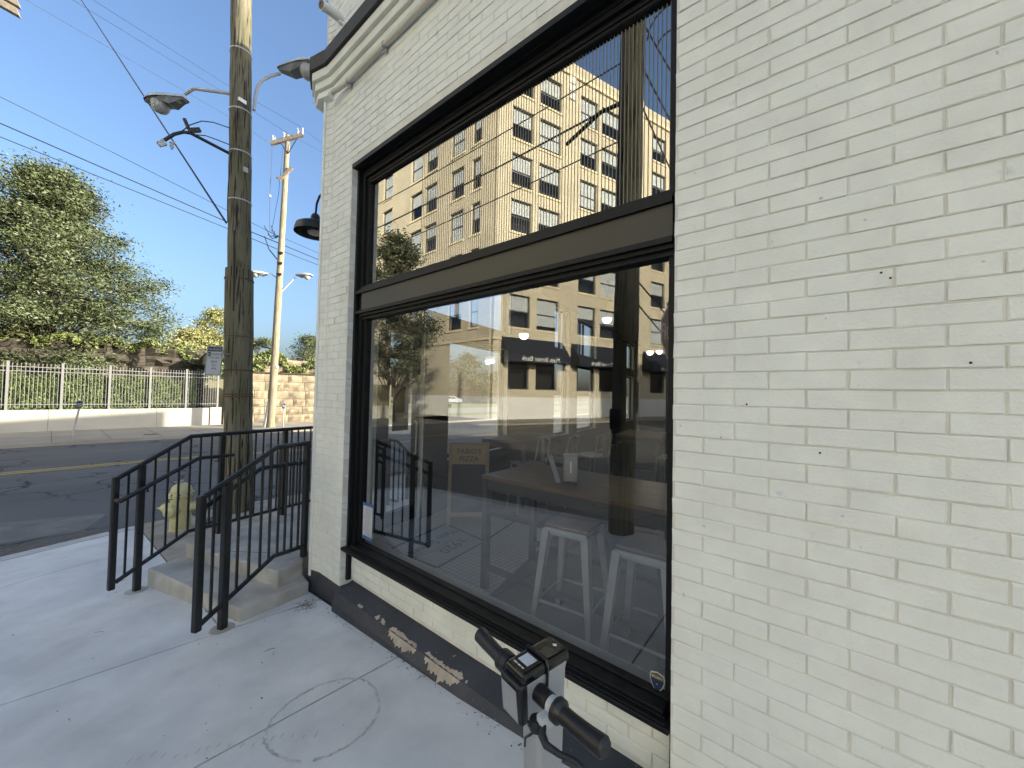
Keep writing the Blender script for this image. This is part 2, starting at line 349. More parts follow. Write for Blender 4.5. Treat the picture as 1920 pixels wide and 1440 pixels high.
b = MB()
for poly, z in (([(-2.9, 8.9), (-1.2, 8.7), (-.9, 9.6), (-2.2, 10.2), (-3.4, 9.9)], -.4465), ([(-4.6, 11.2), (-2.6, 10.9), (-2.9, 12.4), (-4.9, 12.6)], -.4465)):
    b.add([(x, y, z) for x, y in poly], [tuple(range(len(poly)))])
S(b.build("road_patch", mat("grey_road_patch", (.17, .165, .15), .95, var=.25, scale=3, bump=.6, bscale=50)))
jl = [(6.794, 0.375), (3.387, -0.126), (2.185, -0.055), (0.95, -0.03), (-0.35, -0.02), (-1.65, -0.02), (-2.95, 0), (-4.3, 0), (-5.7, 0)]
walk = MB()
for y0, y1 in ((-30, -14), (-14, -6), (-6, 0), (0, 8)):
    x1 = -0.02 if y0 < 0 else -0.03
    walk.quad((-3.04, y0, zg(0, y0) - 0.016), (x1, y0, zg(0, y0) - 0.016), (x1, y1, zg(0, y1) - 0.016), (-3.04, y1, zg(0, y1) - 0.016))
side_walk = S(walk.build("side_pavement", JOINT))
def jy(k, x): return jl[k][0] + jl[k][1] * x
G_ = 0.0065
def slab(poly, name="paving_slab", M=SLAB, par=None, th=0.05):
    q = MB(); q.prism([(x, y, zg(x, y)) for x, y in poly], (0, 0, -th)); return q.build(name, M, par or side_walk)
slab([(-3.02, jy(1, -3.02) + G_), (-0.72, jy(1, -0.72) + G_), (-0.72, jy(0, -0.72) - G_), (-3.02, jy(0, -3.02) - G_)])
slab([(-3.02, jy(0, -3.02) + G_), (-0.72, jy(0, -0.72) + G_), (-0.72, 7.60), (-0.97, 7.54), (-1.9, 7.2), (-2.6, 6.85), (-3.02, 6.3)])
slab([(-0.71, 3.49), (-0.05, 3.41), (-0.05, 3.9), (-0.71, 5.0)])
for k in range(1, len(jl) - 1):
    slab([(-3.02, jy(k + 1, -3.02) + G_), (-0.05, jy(k + 1, -0.05) + G_), (-0.05, jy(k, -0.05) - G_), (-3.02, jy(k, -3.02) - G_)])
b = MB(); b.prism([(-3.02, -5.72, zg(0, -5.72)), (-0.05, -5.72, zg(0, -5.72)), (-0.05, -30, zg(0, -30)), (-3.02, -30, zg(0, -30))], (0, 0, -0.05)); b.build("paving_slab", SLAB, side_walk)
# older brown pavement along the main street, behind the hydrant
b = MB(); P = [(-0.705, 5.0), (0.2, 4.2), (0.2, 3.9), (18, 7.0), (60, 7.4), (60, 8.6), (6, 8.15), (1.77, 7.78), (0.69, 7.82), (0.0, 7.75), (-0.705, 7.62)]
b.prism([(x, y, zg(x, y) + 0.002 if y < 8.1 else -0.2973) for x, y in P], (0, 0, -0.12)); old_walk = S(b.build("old_pavement", OLDC))
# kerbs
def kerb(path, wd, M, name="kerb", top=None, h=0.2):
    q = MB()
    for (xa, ya), (xb, yb) in zip(path, path[1:]):
        d = Vector((xb - xa, yb - ya, 0)).normalized(); n = Vector((-d.y, d.x, 0)) * wd
        za = (zg(xa, ya) if top is None else top) + 0.006; zb = (zg(xb, yb) if top is None else top) + 0.006
        q.prism([(xa, ya, za), (xb, yb, zb), (xb + n.x, yb + n.y, zb), (xa + n.x, ya + n.y, za)], (0, 0, -h))
    return S(q.build(name, M))
kerb([(-3.02, -30), (-3.02, -8), (-3.02, 0), (-3.02, 6.31), (-2.6, 6.86), (-1.9, 7.21), (-0.97, 7.55), (-0.72, 7.61)], 0.16, mat("pale_kerb_concrete", (0.50, 0.50, 0.48), 0.85, var=0.1, bump=0.3))
kerb([(-0.70, 7.62), (0.0, 7.75), (0.69, 7.82), (1.77, 7.78), (6, 8.15)], 0.17, mat("yellowed_kerb_concrete", (0.36, 0.32, 0.22), 0.9, var=0.25, scale=6, bump=0.5))
# far pavement
b = MB(); b.box(-40, 13.2, 21.75, 26.99, -0.9, -0.33); S(b.build("far_pavement", FARWALK))
b = MB(); b.box(13.2, 140, 21.75, 40, -0.9, -0.33); b2 = b; S(b.build("far_pavement", FARWALK))
for x0 in (-40,):
    b = MB(); b.box(x0, 140, 21.6, 21.749, -0.9, -0.322); S(b.build("far_kerb", FARWALK))
b = MB()
for x in np.arange(-7.5, 13, 1.5): b.box(x, x + 0.02, 21.76, 26.98, -0.331, -0.327)
b.box(-12, 13, 23.9, 23.92, -0.331, -0.3275); S(b.build("far_pavement_joint", JOINT))
b = MB(); b.quad((14, 40, -0.32), (130, 40, -0.32), (130, 62, -0.32), (14, 62, -0.32)); S(b.build("lawn", LAWN))
b = MB(); b.box(14.5, 130, 26.5, 29.5, -0.5, -0.318); S(b.build("verge", LAWN))
b = MB(); b.quad((10, 52, -0.312), (130, 22 + 30, -0.312), (130, 64, -0.312), (10, 64, -0.312)); S(b.build("parking_lane", FARWALK))
# drain and utility covers
b = MB()
for i in range(9): b.box(-2.35 + i * 0.062, -2.31 + i * 0.062, 7.9, 8.5, -0.446, -0.435)
b.box(-2.40, -1.78, 7.86, 7.90, -0.446, -0.434); b.box(-2.40, -1.78, 8.5, 8.54, -0.446, -0.434)
o = b.build("drain_grate", RUST, loc=(-2.1, 8.2, -0.44)); tag(o, "rusty iron drain grate set in the road by the corner kerb", "drain")
b = MB(); b.lathe([(0.26, 0), (0.26, 0.006), (0.22, 0.008)], (1.3, 22.9, -0.331), n=20)
tag(b.build("manhole_cover", RUST, loc=(1.3, 22.9, -0.33)), "small dark iron utility cover in the far pavement beside a meter", "manhole cover")
b = MB(); b.obox((-0.02, 7.05, zg(0, 7.05) + 0.03), (1, 0.3, 0), (-0.3, 1, 0), (0, 0, 1), 0.12, 0.1, 0.03)
tag(b.build("valve_box", DARKM, loc=(-0.02, 7.05, zg(0, 7.05))), "low dark utility box on the brown pavement beside the hydrant", "utility box")
# circular stain, leaves and grit on the slabs
b = MB(); n = 90
def ring_pt(a, rr): return (-0.60 + (0.275 + 0.012 * math.sin(3 * a)) * math.cos(a) * rr, 2.07 + (0.285 + 0.01 * math.cos(2 * a)) * math.sin(a) * rr)
STAIN = mat("pavement_stain", (0.515, 0.505, 0.47), 0.95, var=0.35, scale=22)
for i in range(n):
    if 54 < i < 58: continue
    a0, a1 = 2 * math.pi * i / n, 2 * math.pi * (i + 0.93) / n; w_ = 0.02 + 0.05 * rng.random()
    jr = rng.normal(1, .006); pts = [ring_pt(a0, jr), ring_pt(a1, jr), ring_pt(a1, jr - w_), ring_pt(a0, jr - w_)]
    b.quad(*[(x, y, zg(x, y) + 0.0012) for x, y in pts])
o = b.build("pavement_stain", STAIN, side_walk); o["kind"] = "stuff"
b = MB()
for i in range(420):
    if i < 150: x, y = rng.uniform(-0.09, -0.02) - 0.06, rng.uniform(0.6, 3.5)
    elif i < 250: x, y = -0.1 + rng.normal(0, 0.06), 3.42 + rng.normal(0, 0.05)
    else: x, y = rng.uniform(-2.9, -0.2), rng.uniform(0.8, 6.2)
    s = rng.uniform(0.002, 0.007) * (1.6 if rng.random() < 0.1 else 1); a = rng.uniform(0, 6.28); z = zg(x, y) + 0.001
    c_, s_ = math.cos(a) * s, math.sin(a) * s
    b.add([(x + c_, y + s_, z), (x - s_ * .6, y + c_ * .6, z + s * .3), (x - c_, y - s_, z), (x + s_ * .6, y - c_ * .6, z + s * .2)], [(0, 1, 2), (0, 2, 3)])
o = b.build("grit", mat("dark_grit", (0.085, 0.075, 0.06), 0.95)); o["kind"] = "stuff"
b = MB()
for i in range(46):
    if i < 30: x, y = -0.13 - abs(rng.normal(0, .07)), 3.36 + rng.normal(0, .07)
    else: x, y = rng.uniform(-2.2, -.3), rng.uniform(1.2, 5.5)
    a = rng.uniform(0, 3.14); L_ = rng.uniform(.008, .035); z = zg(x, y) + .003; dx, dy = math.cos(a) * L_, math.sin(a) * L_
    b.tube([(x - dx, y - dy, z), (x + .15 * dy, y - .15 * dx, z + .002), (x + dx, y + dy, z)], .0012, 4)
o = b.build("twig_litter", mat("dry_twig", (0.13, 0.10, 0.06), 0.95)); o["kind"] = "stuff"
# tyre scuff dashes
b = MB()
for i in range(18):
    x, y = -1.32 + i * 0.036, 2.52 - i * 0.031 + 0.02 * math.sin(i); L_ = rng.uniform(0.012, 0.03)
    b.quad((x, y, zg(x, y) + .0012), (x + .009, y + .004, zg(x, y) + .0012), (x + .009 + L_, y + .004 + L_ * 0.9, zg(x, y + L_ * .9) + .0012), (x + L_, y + L_ * 0.9, zg(x, y + L_ * .9) + .0012))
o = b.build("tyre_scuff", mat("faint_scuff", (0.30, 0.305, 0.30), 0.95), side_walk); o["kind"] = "stuff"

# ------------------------------------------------------------------ concrete steps
steps = thing("concrete_steps", "weathered grey concrete steps and landing at the corner entrance", "steps", (-0.6, 4.3, -0.1))
def bev(o, wd, seg=2):
    q = o.modifiers.new("edge", 'BEVEL'); q.width = wd; q.segments = seg; q.limit_method = 'ANGLE'; q.angle_limit = R(40); return o
b = MB(); P = [(-0.600, 3.519), (-0.065, 3.585), (-0.045, 3.75), (0.0, 4.0), (0.05, 5.15), (-0.60, 5.08), (-0.953, 4.968)]
b.prism([(x, y, 0.04) for x, y in P], (0, 0, -0.42)); bev(b.build("step", STEP, steps), 0.012)
b = MB(); P = [(-0.285, 3.684), (-0.052, 3.765), (0.02, 3.93), (2.3, 4.33), (2.25, 5.85), (-0.667, 5.043)]
b.prism([(x, y, 0.174) for x, y in P], (0, 0, -0.6)); bev(b.build("landing", STEP, steps), 0.014)
b = MB(); b.quad((-0.50, 4.56, 0.1755), (-0.07, 3.99, 0.1755), (-0.062, 3.995, 0.1755), (-0.492, 4.566, 0.1755)); b.build("score_line", JOINT, steps)

# ------------------------------------------------------------------ corner building
bld = thing("corner_building", "cream painted brick corner building with a big black framed shop window", "building", (0, 3.54, 0))
FD = v3(math.sin(R(80)), math.cos(R(80)), 0); FN = v3(FD.y, -FD.x, 0); FP = v3(0, 3.85, 0)     # front facade: direction, inward normal
def fpt(s, off, z): q = FP + FD * s + FN * off; return (q.x, q.y, z)
def fbox(mb, s0, s1, o0, o1, z0, z1):
    mb.prism([fpt(s0, o0, z0), fpt(s1, o0, z0), fpt(s1, o1, z0), fpt(s0, o1, z0)], (0, 0, z1 - z0))
WY0, WY1, WZ0, WZ1 = 0.49, 3.17, 0.155, 3.70
b = MB()
b.box(0.0047, 0.30, -16, WY0, -0.5, 4.86); b.box(0.0047, 0.30, WY0, WY1, WZ1, 4.86); b.box(0.088, 0.30, WY0, WY1, -0.5, 0.419)
corner = [(0.0047, WY1), (0.0047, 3.54), (-0.019, 3.645), (-0.022, 3.685), (0.07, 3.838), (0.72, 3.977), (0.76, 3.78), (0.30, 3.70), (0.30, WY1)]
b.prism([(x, y, -0.5) for x, y in corner], (0, 0, 5.36))
wall = b.build("wall", MORTAR, bld)
b = MB()
fbox(b, 0.72, 18.4, 0, 0.2, 3.68, 4.86); fbox(b, 0.74, 13.6, 0.0, 0.2, 2.5, 2.77)
for s0, s1, z0, z1 in ((1.36, 1.80, 0.17, 2.5), (3.40, 5.30, 0.17, 2.5), (6.25, 6.72, 0.17, 2.5), (8.3, 11.75, 0.17, 2.5), (0.74, 1.2, 2.77, 3.68), (3.45, 5.30, 2.77, 3.68), (6.2, 6.72, 2.77, 3.68), (8.28, 11.75, 2.77, 3.68),
                       (1.80, 3.40, 0.17, 0.85), (5.30, 6.25, 0.17, 0.85), (6.72, 8.3, 0.17, 0.85), (11.75, 13.0, 0.17, 0.85), (13.0, 18.4, -0.5, 4.86)):
    fbox(b, s0, s1, 0.001, 0.199, z0, z1)
b.build("front_wall", CREAM, bld)
b = MB()
fbox(b, 0.76, 13.9, 0.2, 0.23, 3.68, 3.75); fbox(b, 0.76, 13.6, 0.2, 0.23, 2.5, 2.77)
for s0, s1, z0, z1 in ((1.36, 1.80, 0.2, 2.5), (3.40, 5.30, 0.2, 2.5), (6.25, 6.72, 0.2, 2.5), (8.3, 11.75, 0.2, 2.5), (0.76, 1.2, 2.77, 3.68), (3.45, 5.30, 2.77, 3.68), (6.2, 6.72, 2.77, 3.68), (8.28, 11.75, 2.77, 3.68), (1.80, 3.40, 0.2, 0.85), (5.30, 6.25, 0.2, 0.85), (6.72, 8.3, 0.2, 0.85), (11.75, 13.0, 0.2, 0.85)):
    fbox(b, s0, s1, 0.2, 0.23, z0, z1)
b.box(0.3005, 0.74, 3.66, 3.699, 0.2, 3.75); b.build("front_shade_sheet", INTW, bld)  # dark sheets added to keep the inner face of the front wall dim
b = MB(); b.box(17.9, 18.2, -16, 6.9, -0.5, 4.86); b.box(0.3, 18.2, -16.2, -16, -0.5, 4.86); b.build("rear_wall", CREAM, bld)
b = MB(); b.prism([(0.05, -16, 4.8), (0.05, 3.6, 4.8), (18.1, 6.9, 4.8), (18.1, -16, 4.8)], (0, 0, 0.05)); b.build("roof", DARKM, bld)
# upper storey
TOP = 8.73
b = MB(); b.prism([(0.006, -3.2, 4.86), (0.006, 3.54, 4.86), (-0.02, 3.645, 4.86), (-0.023, 3.685, 4.86), (0.07, 3.838, 4.86), (17.95, 7.0, 4.86), (17.95, -3.2, 4.86)], (0, 0, TOP - 4.86)); b.build("upper_wall", MORTAR, bld)
# interior shell
b = MB(); b.prism([(0.3, -4, 0.0), (14, -4, 0.0), (14, 6.0, 0.0), (0.31, 3.74, 0.0)], (0, 0, 0.2)); b.build("interior_floor", DARKFL, bld)
b = MB(); b.prism([(0.3, -4, 3.75), (14, -4, 3.75), (14, 6.0, 3.75), (0.31, 3.74, 3.75)], (0, 0, 0.1)); b.build("ceiling", INTW, bld)
b = MB(); b.box(13.9, 14, -4, 6.1, 0.2, 3.75); b.box(0.3, 14, -4.1, -4, 0.2, 3.75); b.box(0.301, 0.33, -4, WY0, 0.2, 3.75); b.build("interior_wall", INTW, bld)
# water table
b = MB(); prof = [(0.087, -0.5), (0.087, 0.155), (-0.04, 0.10), (-0.082, 0.045), (-0.09, -0.5)]
b.prism([(x, WY0 + 0.002, z) for x, z in prof], (0, 2.6, 0)); b.prism([(x, WY0 + 2.605, z) for x, z in prof], (0, 0.02, 0))
pc = lambda x, y, z: (x, y, z)
pa_, pb_ = [(.004, 3.12), (.004, 3.54), (-.02, 3.645), (-.024, 3.69), (.07, 3.845), (.2, 3.86), (.2, 3.12)], [(-.075, 3.12), (-.075, 3.545), (-.105, 3.66), (-.11, 3.71), (.05, 3.90), (.2, 3.93), (.2, 3.12)]
n = len(pa_); b.add([(x, y, .113) for x, y in pa_] + [(x, y, -.5) for x, y in pb_], [tuple(range(n))] + [(i, n + i, n + (i + 1) % n, (i + 1) % n) for i in range(n)])
prof2 = [(0.005, -0.5), (0.005, 0.16), (-0.03, 0.15), (-0.06, 0.10), (-0.07, -0.5)]
b.prism([(x, -16, z) for x, z in prof2], (0, 16.3 + 0.188, 0))
base = b.build("water_table", BASEM, bld)
chips = dict(a=[(-.039,2.365),(-.015,2.349),(-.01,2.312),(-.015,2.261),(-.013,2.221),(-.021,2.167),(-.017,2.124),(-.018,2.082),(-.037,2.052),(-.036,2.09),(-.039,2.14),(-.036,2.184),(-.039,2.242),(-.038,2.292)],
 b=[(-.031,1.98),(-.012,1.96),(-.021,1.905),(-.021,1.855),(-.02,1.795),(-.022,1.752),(-.011,1.712),(-.006,1.665),(-.028,1.63),(-.039,1.651),(-.036,1.70),(-.039,1.75),(-.036,1.80),(-.039,1.85),(-.038,1.91)],
 e=[(-.034,2.565),(-.004,2.555),(-.02,2.52),(-.038,2.53)], f=[(-.036,2.485),(-.01,2.497),(-.015,2.441),(-.036,2.429)], c=[(-.032,2.811),(-.014,2.801),(-.022,2.742),(-.038,2.75)], g=[(.034,1.802),(.051,1.775),(.036,1.778)], h=[(-.028,1.611),(-.019,1.602),(-.026,1.592),(-.034,1.599)])
def cz(x): return 0.155 + (x - 0.087) * (0.055 / 0.127) + 0.0015
for kk in chips:
    b = MB(); P = chips[kk]; Q = []
    for i in range(len(P)):                        # ragged outline
        x0, y0 = P[i]; x1, y1 = P[(i + 1) % len(P)]
        for t_ in (0, .25, .5, .75):
            j = 0.0035 if t_ else 0.0
            Q.append((min(0.08, max(-0.0395, x0 + (x1 - x0) * t_ + rng.normal(0, j))), y0 + (y1 - y0) * t_ + rng.normal(0, j)))
    b.add([(x, y, cz(x)) for x, y in Q], [tuple(range(len(Q)))]); b.build("bare_patch", CHIP, base)
b = MB()
for (ya, yb, za, zb) in ((2.36, 2.05, 0.0993, 0.06), (1.96, 1.64, 0.0993, 0.055)):
    n = 26; Q = []
    for i in range(n): Q.append((ya + (yb - ya) * i / (n - 1), za))
    for i in range(n - 1, -1, -1): Q.append((ya + (yb - ya) * i / (n - 1) + rng.normal(0, .003), min(.0985, zb + .006 * math.sin(i * .9 + ya * 9) + .007 * math.sin(i * 2.3) + rng.normal(0, .003) + 0.035 * (abs(i - 12.5) / 12.5) ** 2)))
    b = MB(); b.add([(-0.0405 - (0.0995 - z) * (0.042 / 0.055) - 0.0012, y, z) for y, z in Q], [tuple(range(len(Q)))])
    b.build("bare_patch", CHIP, base)

# bricks ------------------------------------------------------------
HC = 0.06167; ZP = 0.3652 - 4 * HC; HB = 0.1043; YP = 0.0659
def brick_mesh(l, h, d, seed):
    r_ = np.random.default_rng(seed); bv = 0.0028
    def j(): return r_.normal(0, 0.0011)
    y, z = l / 2, h / 2
    V = [(0, -y + bv + j(), -z + bv + j()), (0, y - bv + j(), -z + bv + j()), (0, y - bv + j(), z - bv + j()), (0, -y + bv + j(), z - bv + j()),
         (bv, -y + j(), -z + j()), (bv, y + j(), -z + j()), (bv, y + j(), z + j()), (bv, -y + j(), z + j()),
         (d, -y, -z), (d, y, -z), (d, y, z), (d, -y, z)]
    F = [(0, 3, 2, 1), (0, 1, 5, 4), (1, 2, 6, 5), (2, 3, 7, 6), (3, 0, 4, 7), (4, 5, 9, 8), (5, 6, 10, 9), (6, 7, 11, 10), (7, 4, 8, 11)]
    return V, F
JV, JH = 0.0060, 0.0046
BM = []
for k in range(8):
    V, F = brick_mesh(2 * HB - JV, HC - JH, 0.05, k); me = bpy.data.meshes.new("brick"); me.from_pydata(V, [], F); me.materials.append(CREAM); BM.append(me)
def add_brick(par, x, y, z, k):
    o = bpy.data.objects.new("brick", BM[k % 8]); COL.objects.link(o); o.parent = par
    off = WL[par.name]; o.location = (x - off.x, y - off.y, z - off.z); return o
count = 0; rest = MB()
def rows(z0, z1):
    k = math.ceil((z0 - ZP) / HC)
    while ZP + (k + 1) * HC <= z1 + 0.001: yield k, ZP + k * HC + HC / 2; k += 1
def field(mb, ya, yb, z0, z1, x=0.0, d=0.05, single=False, yp=YP, clip=True):
    """running bond between ya and yb; cut bricks at the ends"""
    global count
    for k, z in rows(z0, z1):
        n = math.floor((ya - yp) / HB) - 2
        n += (n + k) % 2
        while yp + n * HB < yb:
            a, e = yp + n * HB, yp + (n + 2) * HB; n += 2
            a2, e2 = max(a, ya), min(e, yb)
            if e2 - a2 < 0.02: continue
            full = abs((e2 - a2) - 2 * HB) < 1e-6
            dx = rng.normal(0, 0.0010)
            if single and full and count < 292:
                add_brick(wall, x + dx, (a2 + e2) / 2, z + rng.normal(0, .0004), int(rng.integers(8))); count += 1
            else:
                endl, endr = (0.0 if a2 == ya and clip else JV / 2), (0.0 if e2 == yb and clip else JV / 2)
                V, F = brick_mesh((e2 - endr) - (a2 + endl), HC - JH, d, int(rng.integers(1 << 30)))
                cy = ((e2 - endr) + (a2 + endl)) / 2
                mb.add([(x + dx + p[0], cy + p[1], z + p[2]) for p in V], F)
field(rest, -0.62, WY0, 0.14, 3.62, single=True)
field(rest, -3.0, -0.62, 0.14, 4.5); field(rest, -0.62, WY0, 3.62, 4.5)
field(rest, WY0, WY1, WZ1, 4.5)
field(rest, WY1, 3.54, 0.11, 4.5, d=0.07)
o = rest.build("brickwork", CREAM, wall); o["kind"] = "stuff"
rest = MB(); field(rest, WY0 + 0.02, 3.03 + 0.1, 0.15, 0.425, x=0.082, d=0.03); o = rest.build("panel_brickwork", CREAM, wall); o["kind"] = "stuff"
rest = MB(); field(rest, -3.2, 3.54, 4.87, TOP); o = rest.build("upper_brickwork", CREAM, bld); o["kind"] = "stuff"
# flared strip at the corner
rest = MB(); d0 = Vector((-0.025, 0.105, 0)); dl = d0.length; d0.normalize(); dn = Vector((-d0.y, d0.x, 0))
for k, z in list(rows(0.11, 4.52)) + list(rows(4.88, TOP)):
    segs = [(0.004, dl)] if k % 2 else [(0.004, dl * 0.5), (dl * 0.5 + JV, dl)]
    for a, e in segs:
        V, F = brick_mesh(e - a, HC - JH, 0.03, int(rng.integers(1 << 30)))
        base_ = Vector((0.0, 3.541, 0)) + d0 * ((a + e) / 2)
        rest.add([tuple(base_ + d0 * p[1] - dn * p[0] + Vector((0, 0, z + p[2]))) for p in V], F)
o = rest.build("corner_brickwork", CREAM, wall); o["kind"] = "stuff"
# corner bead
b = MB(); b.prism([(-0.025, 3.648, 0.06), (-0.032, 3.652, 0.06), (-0.032, 3.688, 0.06), (0.068, 3.845, 0.06), (0.08, 3.835, 0.06)], (0, 0, 4.44)); b.build("corner_board", CREAM, bld)
# holes and fixings in the bricks
b = MB()
for y, z in ((-0.115, 2.14), (-0.135, 2.12), (0.235, 1.73), (-0.29, 1.86), (0.03, 1.58)):
    b.lathe([(0.0034, 0), (0.0034, 0.001)], (-0.0015, y, z), (-1, 0, 0), n=8)
b.build("drill_hole", BLACKT, wall)
# cornice -------------------------------------------------------------
def belt(name, p, z0, z1, M):
    q = MB(); c3 = FP + FD * 0 - FN * (p)
    pts = [(-p, -16), (-p, 3.535), (-p - 0.048, 3.735), (c3.x - 0.03, c3.y), tuple((FP + FD * 18.3 - FN * p).xy), tuple((FP + FD * 18.3 + FN * 0.1).xy), (0.06, 3.6), (0.06, -16)]
    q.prism([(x, y, z0) for x, y in pts], (0, 0, z1 - z0)); return bev(q.build(name, M, bld), 0.004, 1)
belt("cornice_cap", 0.105, 4.715, 4.848, CAPM)
belt("cornice_band", 0.078, 4.635, 4.714, CREAM); belt("cornice_band", 0.048, 4.56, 4.634, CREAM); belt("cornice_band", 0.020, 4.50, 4.559, CREAM)

# shop window ---------------------------------------------------------
def ring(mb, x0, x1, outer, inner):
    (ya, yb, za, zb), (yc, yd, zc, zd) = outer, inner
    mb.box(x0, x1, ya, yc, za, zb); mb.box(x0, x1, yd, yb, za, zb)
    mb.box(x0, x1, yc, yd, zd, zb)
    if zc > za: mb.box(x0, x1, yc, yd, za, zc)
b = MB()
r1 = (WY0 + 0.001, WY1 - 0.001, WZ0 + .0, WZ1 - 0.001); r2 = (0.508, 3.14, 0.42, 3.655); r3 = (0.522, 3.095, 0.44, 3.60); r4 = (0.545, 3.055, 0.47, 3.54)
ring(b, 0.052, 0.16, r1, (r2[0], r2[1], WZ0, r2[3])); ring(b, 0.084, 0.161, (r2[0], r2[1], 0.4201, r2[3]), (r3[0], r3[1], 0.4202, r3[3])); ring(b, 0.108, 0.162, (r3[0], r3[1], 0.4203, r3[3]), (r4[0], r4[1], 0.4204, r4[3]))
for z, x in ((3.672, 0.045), (3.63, 0.077), (3.615, 0.081), (3.57, 0.10), (3.548, 0.104)):
    b.box(x, x + 0.03, 0.53, 3.10, z - 0.004, z + 0.004)
b.box(0.0022, 0.0519, WY0 + .001, WY1 + .001, WZ0 * 0 + 3.664, 3.6995)
win = b.build("window_frame", BLACK, bld)
b = MB(); b.box(-0.004, 0.11, 0.496, 3.160, 0.418, 0.442); b.box(0.006, 0.11, 0.513, 3.12, 0.4422, 0.449); b.box(0.030, 0.12, 0.52, 3.095, 0.4492, 0.456); b.box(0.037, 0.15, 0.53, 3.08, 0.4562, 0.472); b.box(0.105, 0.15, 0.53, 3.07, 0.4722, 0.481)
bev(b.build("sill", BLACK, win), 0.004, 2)
b = MB(); b.box(0.056, 0.155, 0.5155, 3.05, 2.43, 2.572); b.build("transom_panel", OLIVE, win)
b = MB()
for z0, z1, x in ((2.573, 2.60, 0.040), (2.6005, 2.622, 0.06), (2.6225, 2.648, 0.085), (2.405, 2.4295, 0.046), (2.385, 2.4045, 0.068), (2.362, 2.3845, 0.092)):
    b.box(x, 0.156, 0.515, 3.09 if x > .05 else 3.125, z0, z1)
b.build("transom_moulding", BLACK, win)
b = MB()
for z in np.arange(0.75, 3.5, 0.42):
    for y, x in ((3.105, 0.0835), (3.05, 0.1075)): b.lathe([(0.004, 0), (0.004, 0.0015)], (x, y, z), (-1, 0, 0), n=8)
b.build("screw_head", BLACKT, win)
GLU = glass("coated_upper_pane", 0.37, 0.85, (0.45, 0.46, 0.47), (1, 0.99, 0.95), wav=0.006)
GLL = glass("lower_pane", 0.185, 0.85, (0.84, 0.86, 0.88), (1, 0.99, 0.95), wav=0.006)
GLI = glass("front_pane", 0.07, 0.8, (0.85, 0.87, 0.87))
b = MB(); b.box(0.128, 0.134, 0.54, 3.06, 2.63, 3.545); b.build("pane", GLU, win)
b = MB(); b.quad((0.130, 0.54, 0.475), (0.130, 3.06, 0.475), (0.130, 3.06, 2.40), (0.130, 0.54, 2.40)); b.build("pane", GLL, win)
# ribbed blind behind the upper pane
b = MB(); b.box(0.20, 0.21, 0.50, 3.10, 2.62, 3.56); blind = b.build("blind", mat("dark_blind", (0.02, 0.021, 0.023), 0.7), win)
b = MB()
y = 0.55
while y < 2.35: b.box(0.1273, 0.1279, y, y + 0.0044, 2.65, 3.53); y += 0.0195
o = b.build("rib", mat("grey_rib", (0.15, 0.135, 0.09), 0.4), win); o["kind"] = "stuff"
# front facade glazing --------------------------------------------------
b = MB()
def fring(mb, s0, s1, z0, z1, t_, o0=0.06, o1=0.12):
    fbox(mb, s0, s0 + t_, o0, o1, z0, z1); fbox(mb, s1 - t_, s1, o0, o1, z0, z1); fbox(mb, s0 + t_, s1 - t_, o0, o1, z0, z0 + t_); fbox(mb, s0 + t_, s1 - t_, o0, o1, z1 - t_, z1)
for s0, s1 in ((1.80, 3.40), (5.30, 6.25), (6.72, 8.3), (11.75, 13.0)): fring(b, s0 + .002, s1 - .002, 0.852, 2.498, 0.05)
for s0, s1 in ((1.2, 3.45), (5.30, 6.2), (6.72, 8.28), (11.75, 13.0)): fring(b, s0 + .002, s1 - .002, 2.772, 3.678, 0.04)
fbox(b, 2.09, 2.12, 0.06, 0.12, 2.82, 3.63); fbox(b, 5.86, 5.88, 0.06, 0.12, 2.82, 3.63); fbox(b, 7.2, 7.22, 0.06, 0.12, 2.82, 3.63); fbox(b, 7.45, 7.47, 0.06, 0.12, 2.82, 3.63)
fw_ = b.build("front_window_frame", BLACK, bld)
for s0, s1, z0, z1 in ((1.84, 3.36, .89, 2.46), (5.34, 6.21, .89, 2.46), (6.76, 8.26, .89, 2.46), (11.8, 12.96, .89, 2.46), (1.23, 3.42, 2.8, 3.65), (5.33, 6.17, 2.8, 3.65), (6.75, 8.25, 2.8, 3.65), (11.8, 12.96, 2.8, 3.65)):
    b = MB(); b.quad(fpt(s0, .09, z0), fpt(s1, .09, z0), fpt(s1, .09, z1), fpt(s0, .09, z1)); b.build("pane", GLI, fw_)
b = MB(); fring(b, 0.755, 1.355, 0.205, 2.498, 0.055, 0.05, 0.13); fbox(b, 0.811, 1.299, 0.05, 0.13, 0.26, 0.36); fbox(b, 0.811, 1.299, 0.051, 0.129, 2.14, 2.20); door = b.build("door", BLACK, bld)
b = MB(); b.quad(fpt(.8, .09, .3), fpt(1.31, .09, .3), fpt(1.31, .09, 2.46), fpt(.8, .09, 2.46)); b.build("pane", GLI, door)
b = MB(); b.tube([fpt(1.25, .17, 1.0), fpt(1.25, .19, 1.02), fpt(1.25, .19, 1.38), fpt(1.25, .17, 1.4)], .012); b.build("handle", GALV, door)
b = MB(); fbox(b, 0.95, 1.20, 0.096, 0.10, 1.29, 2.03); b.build("poster", mat("dark_poster", (0.05, 0.05, 0.052), 0.6), door)

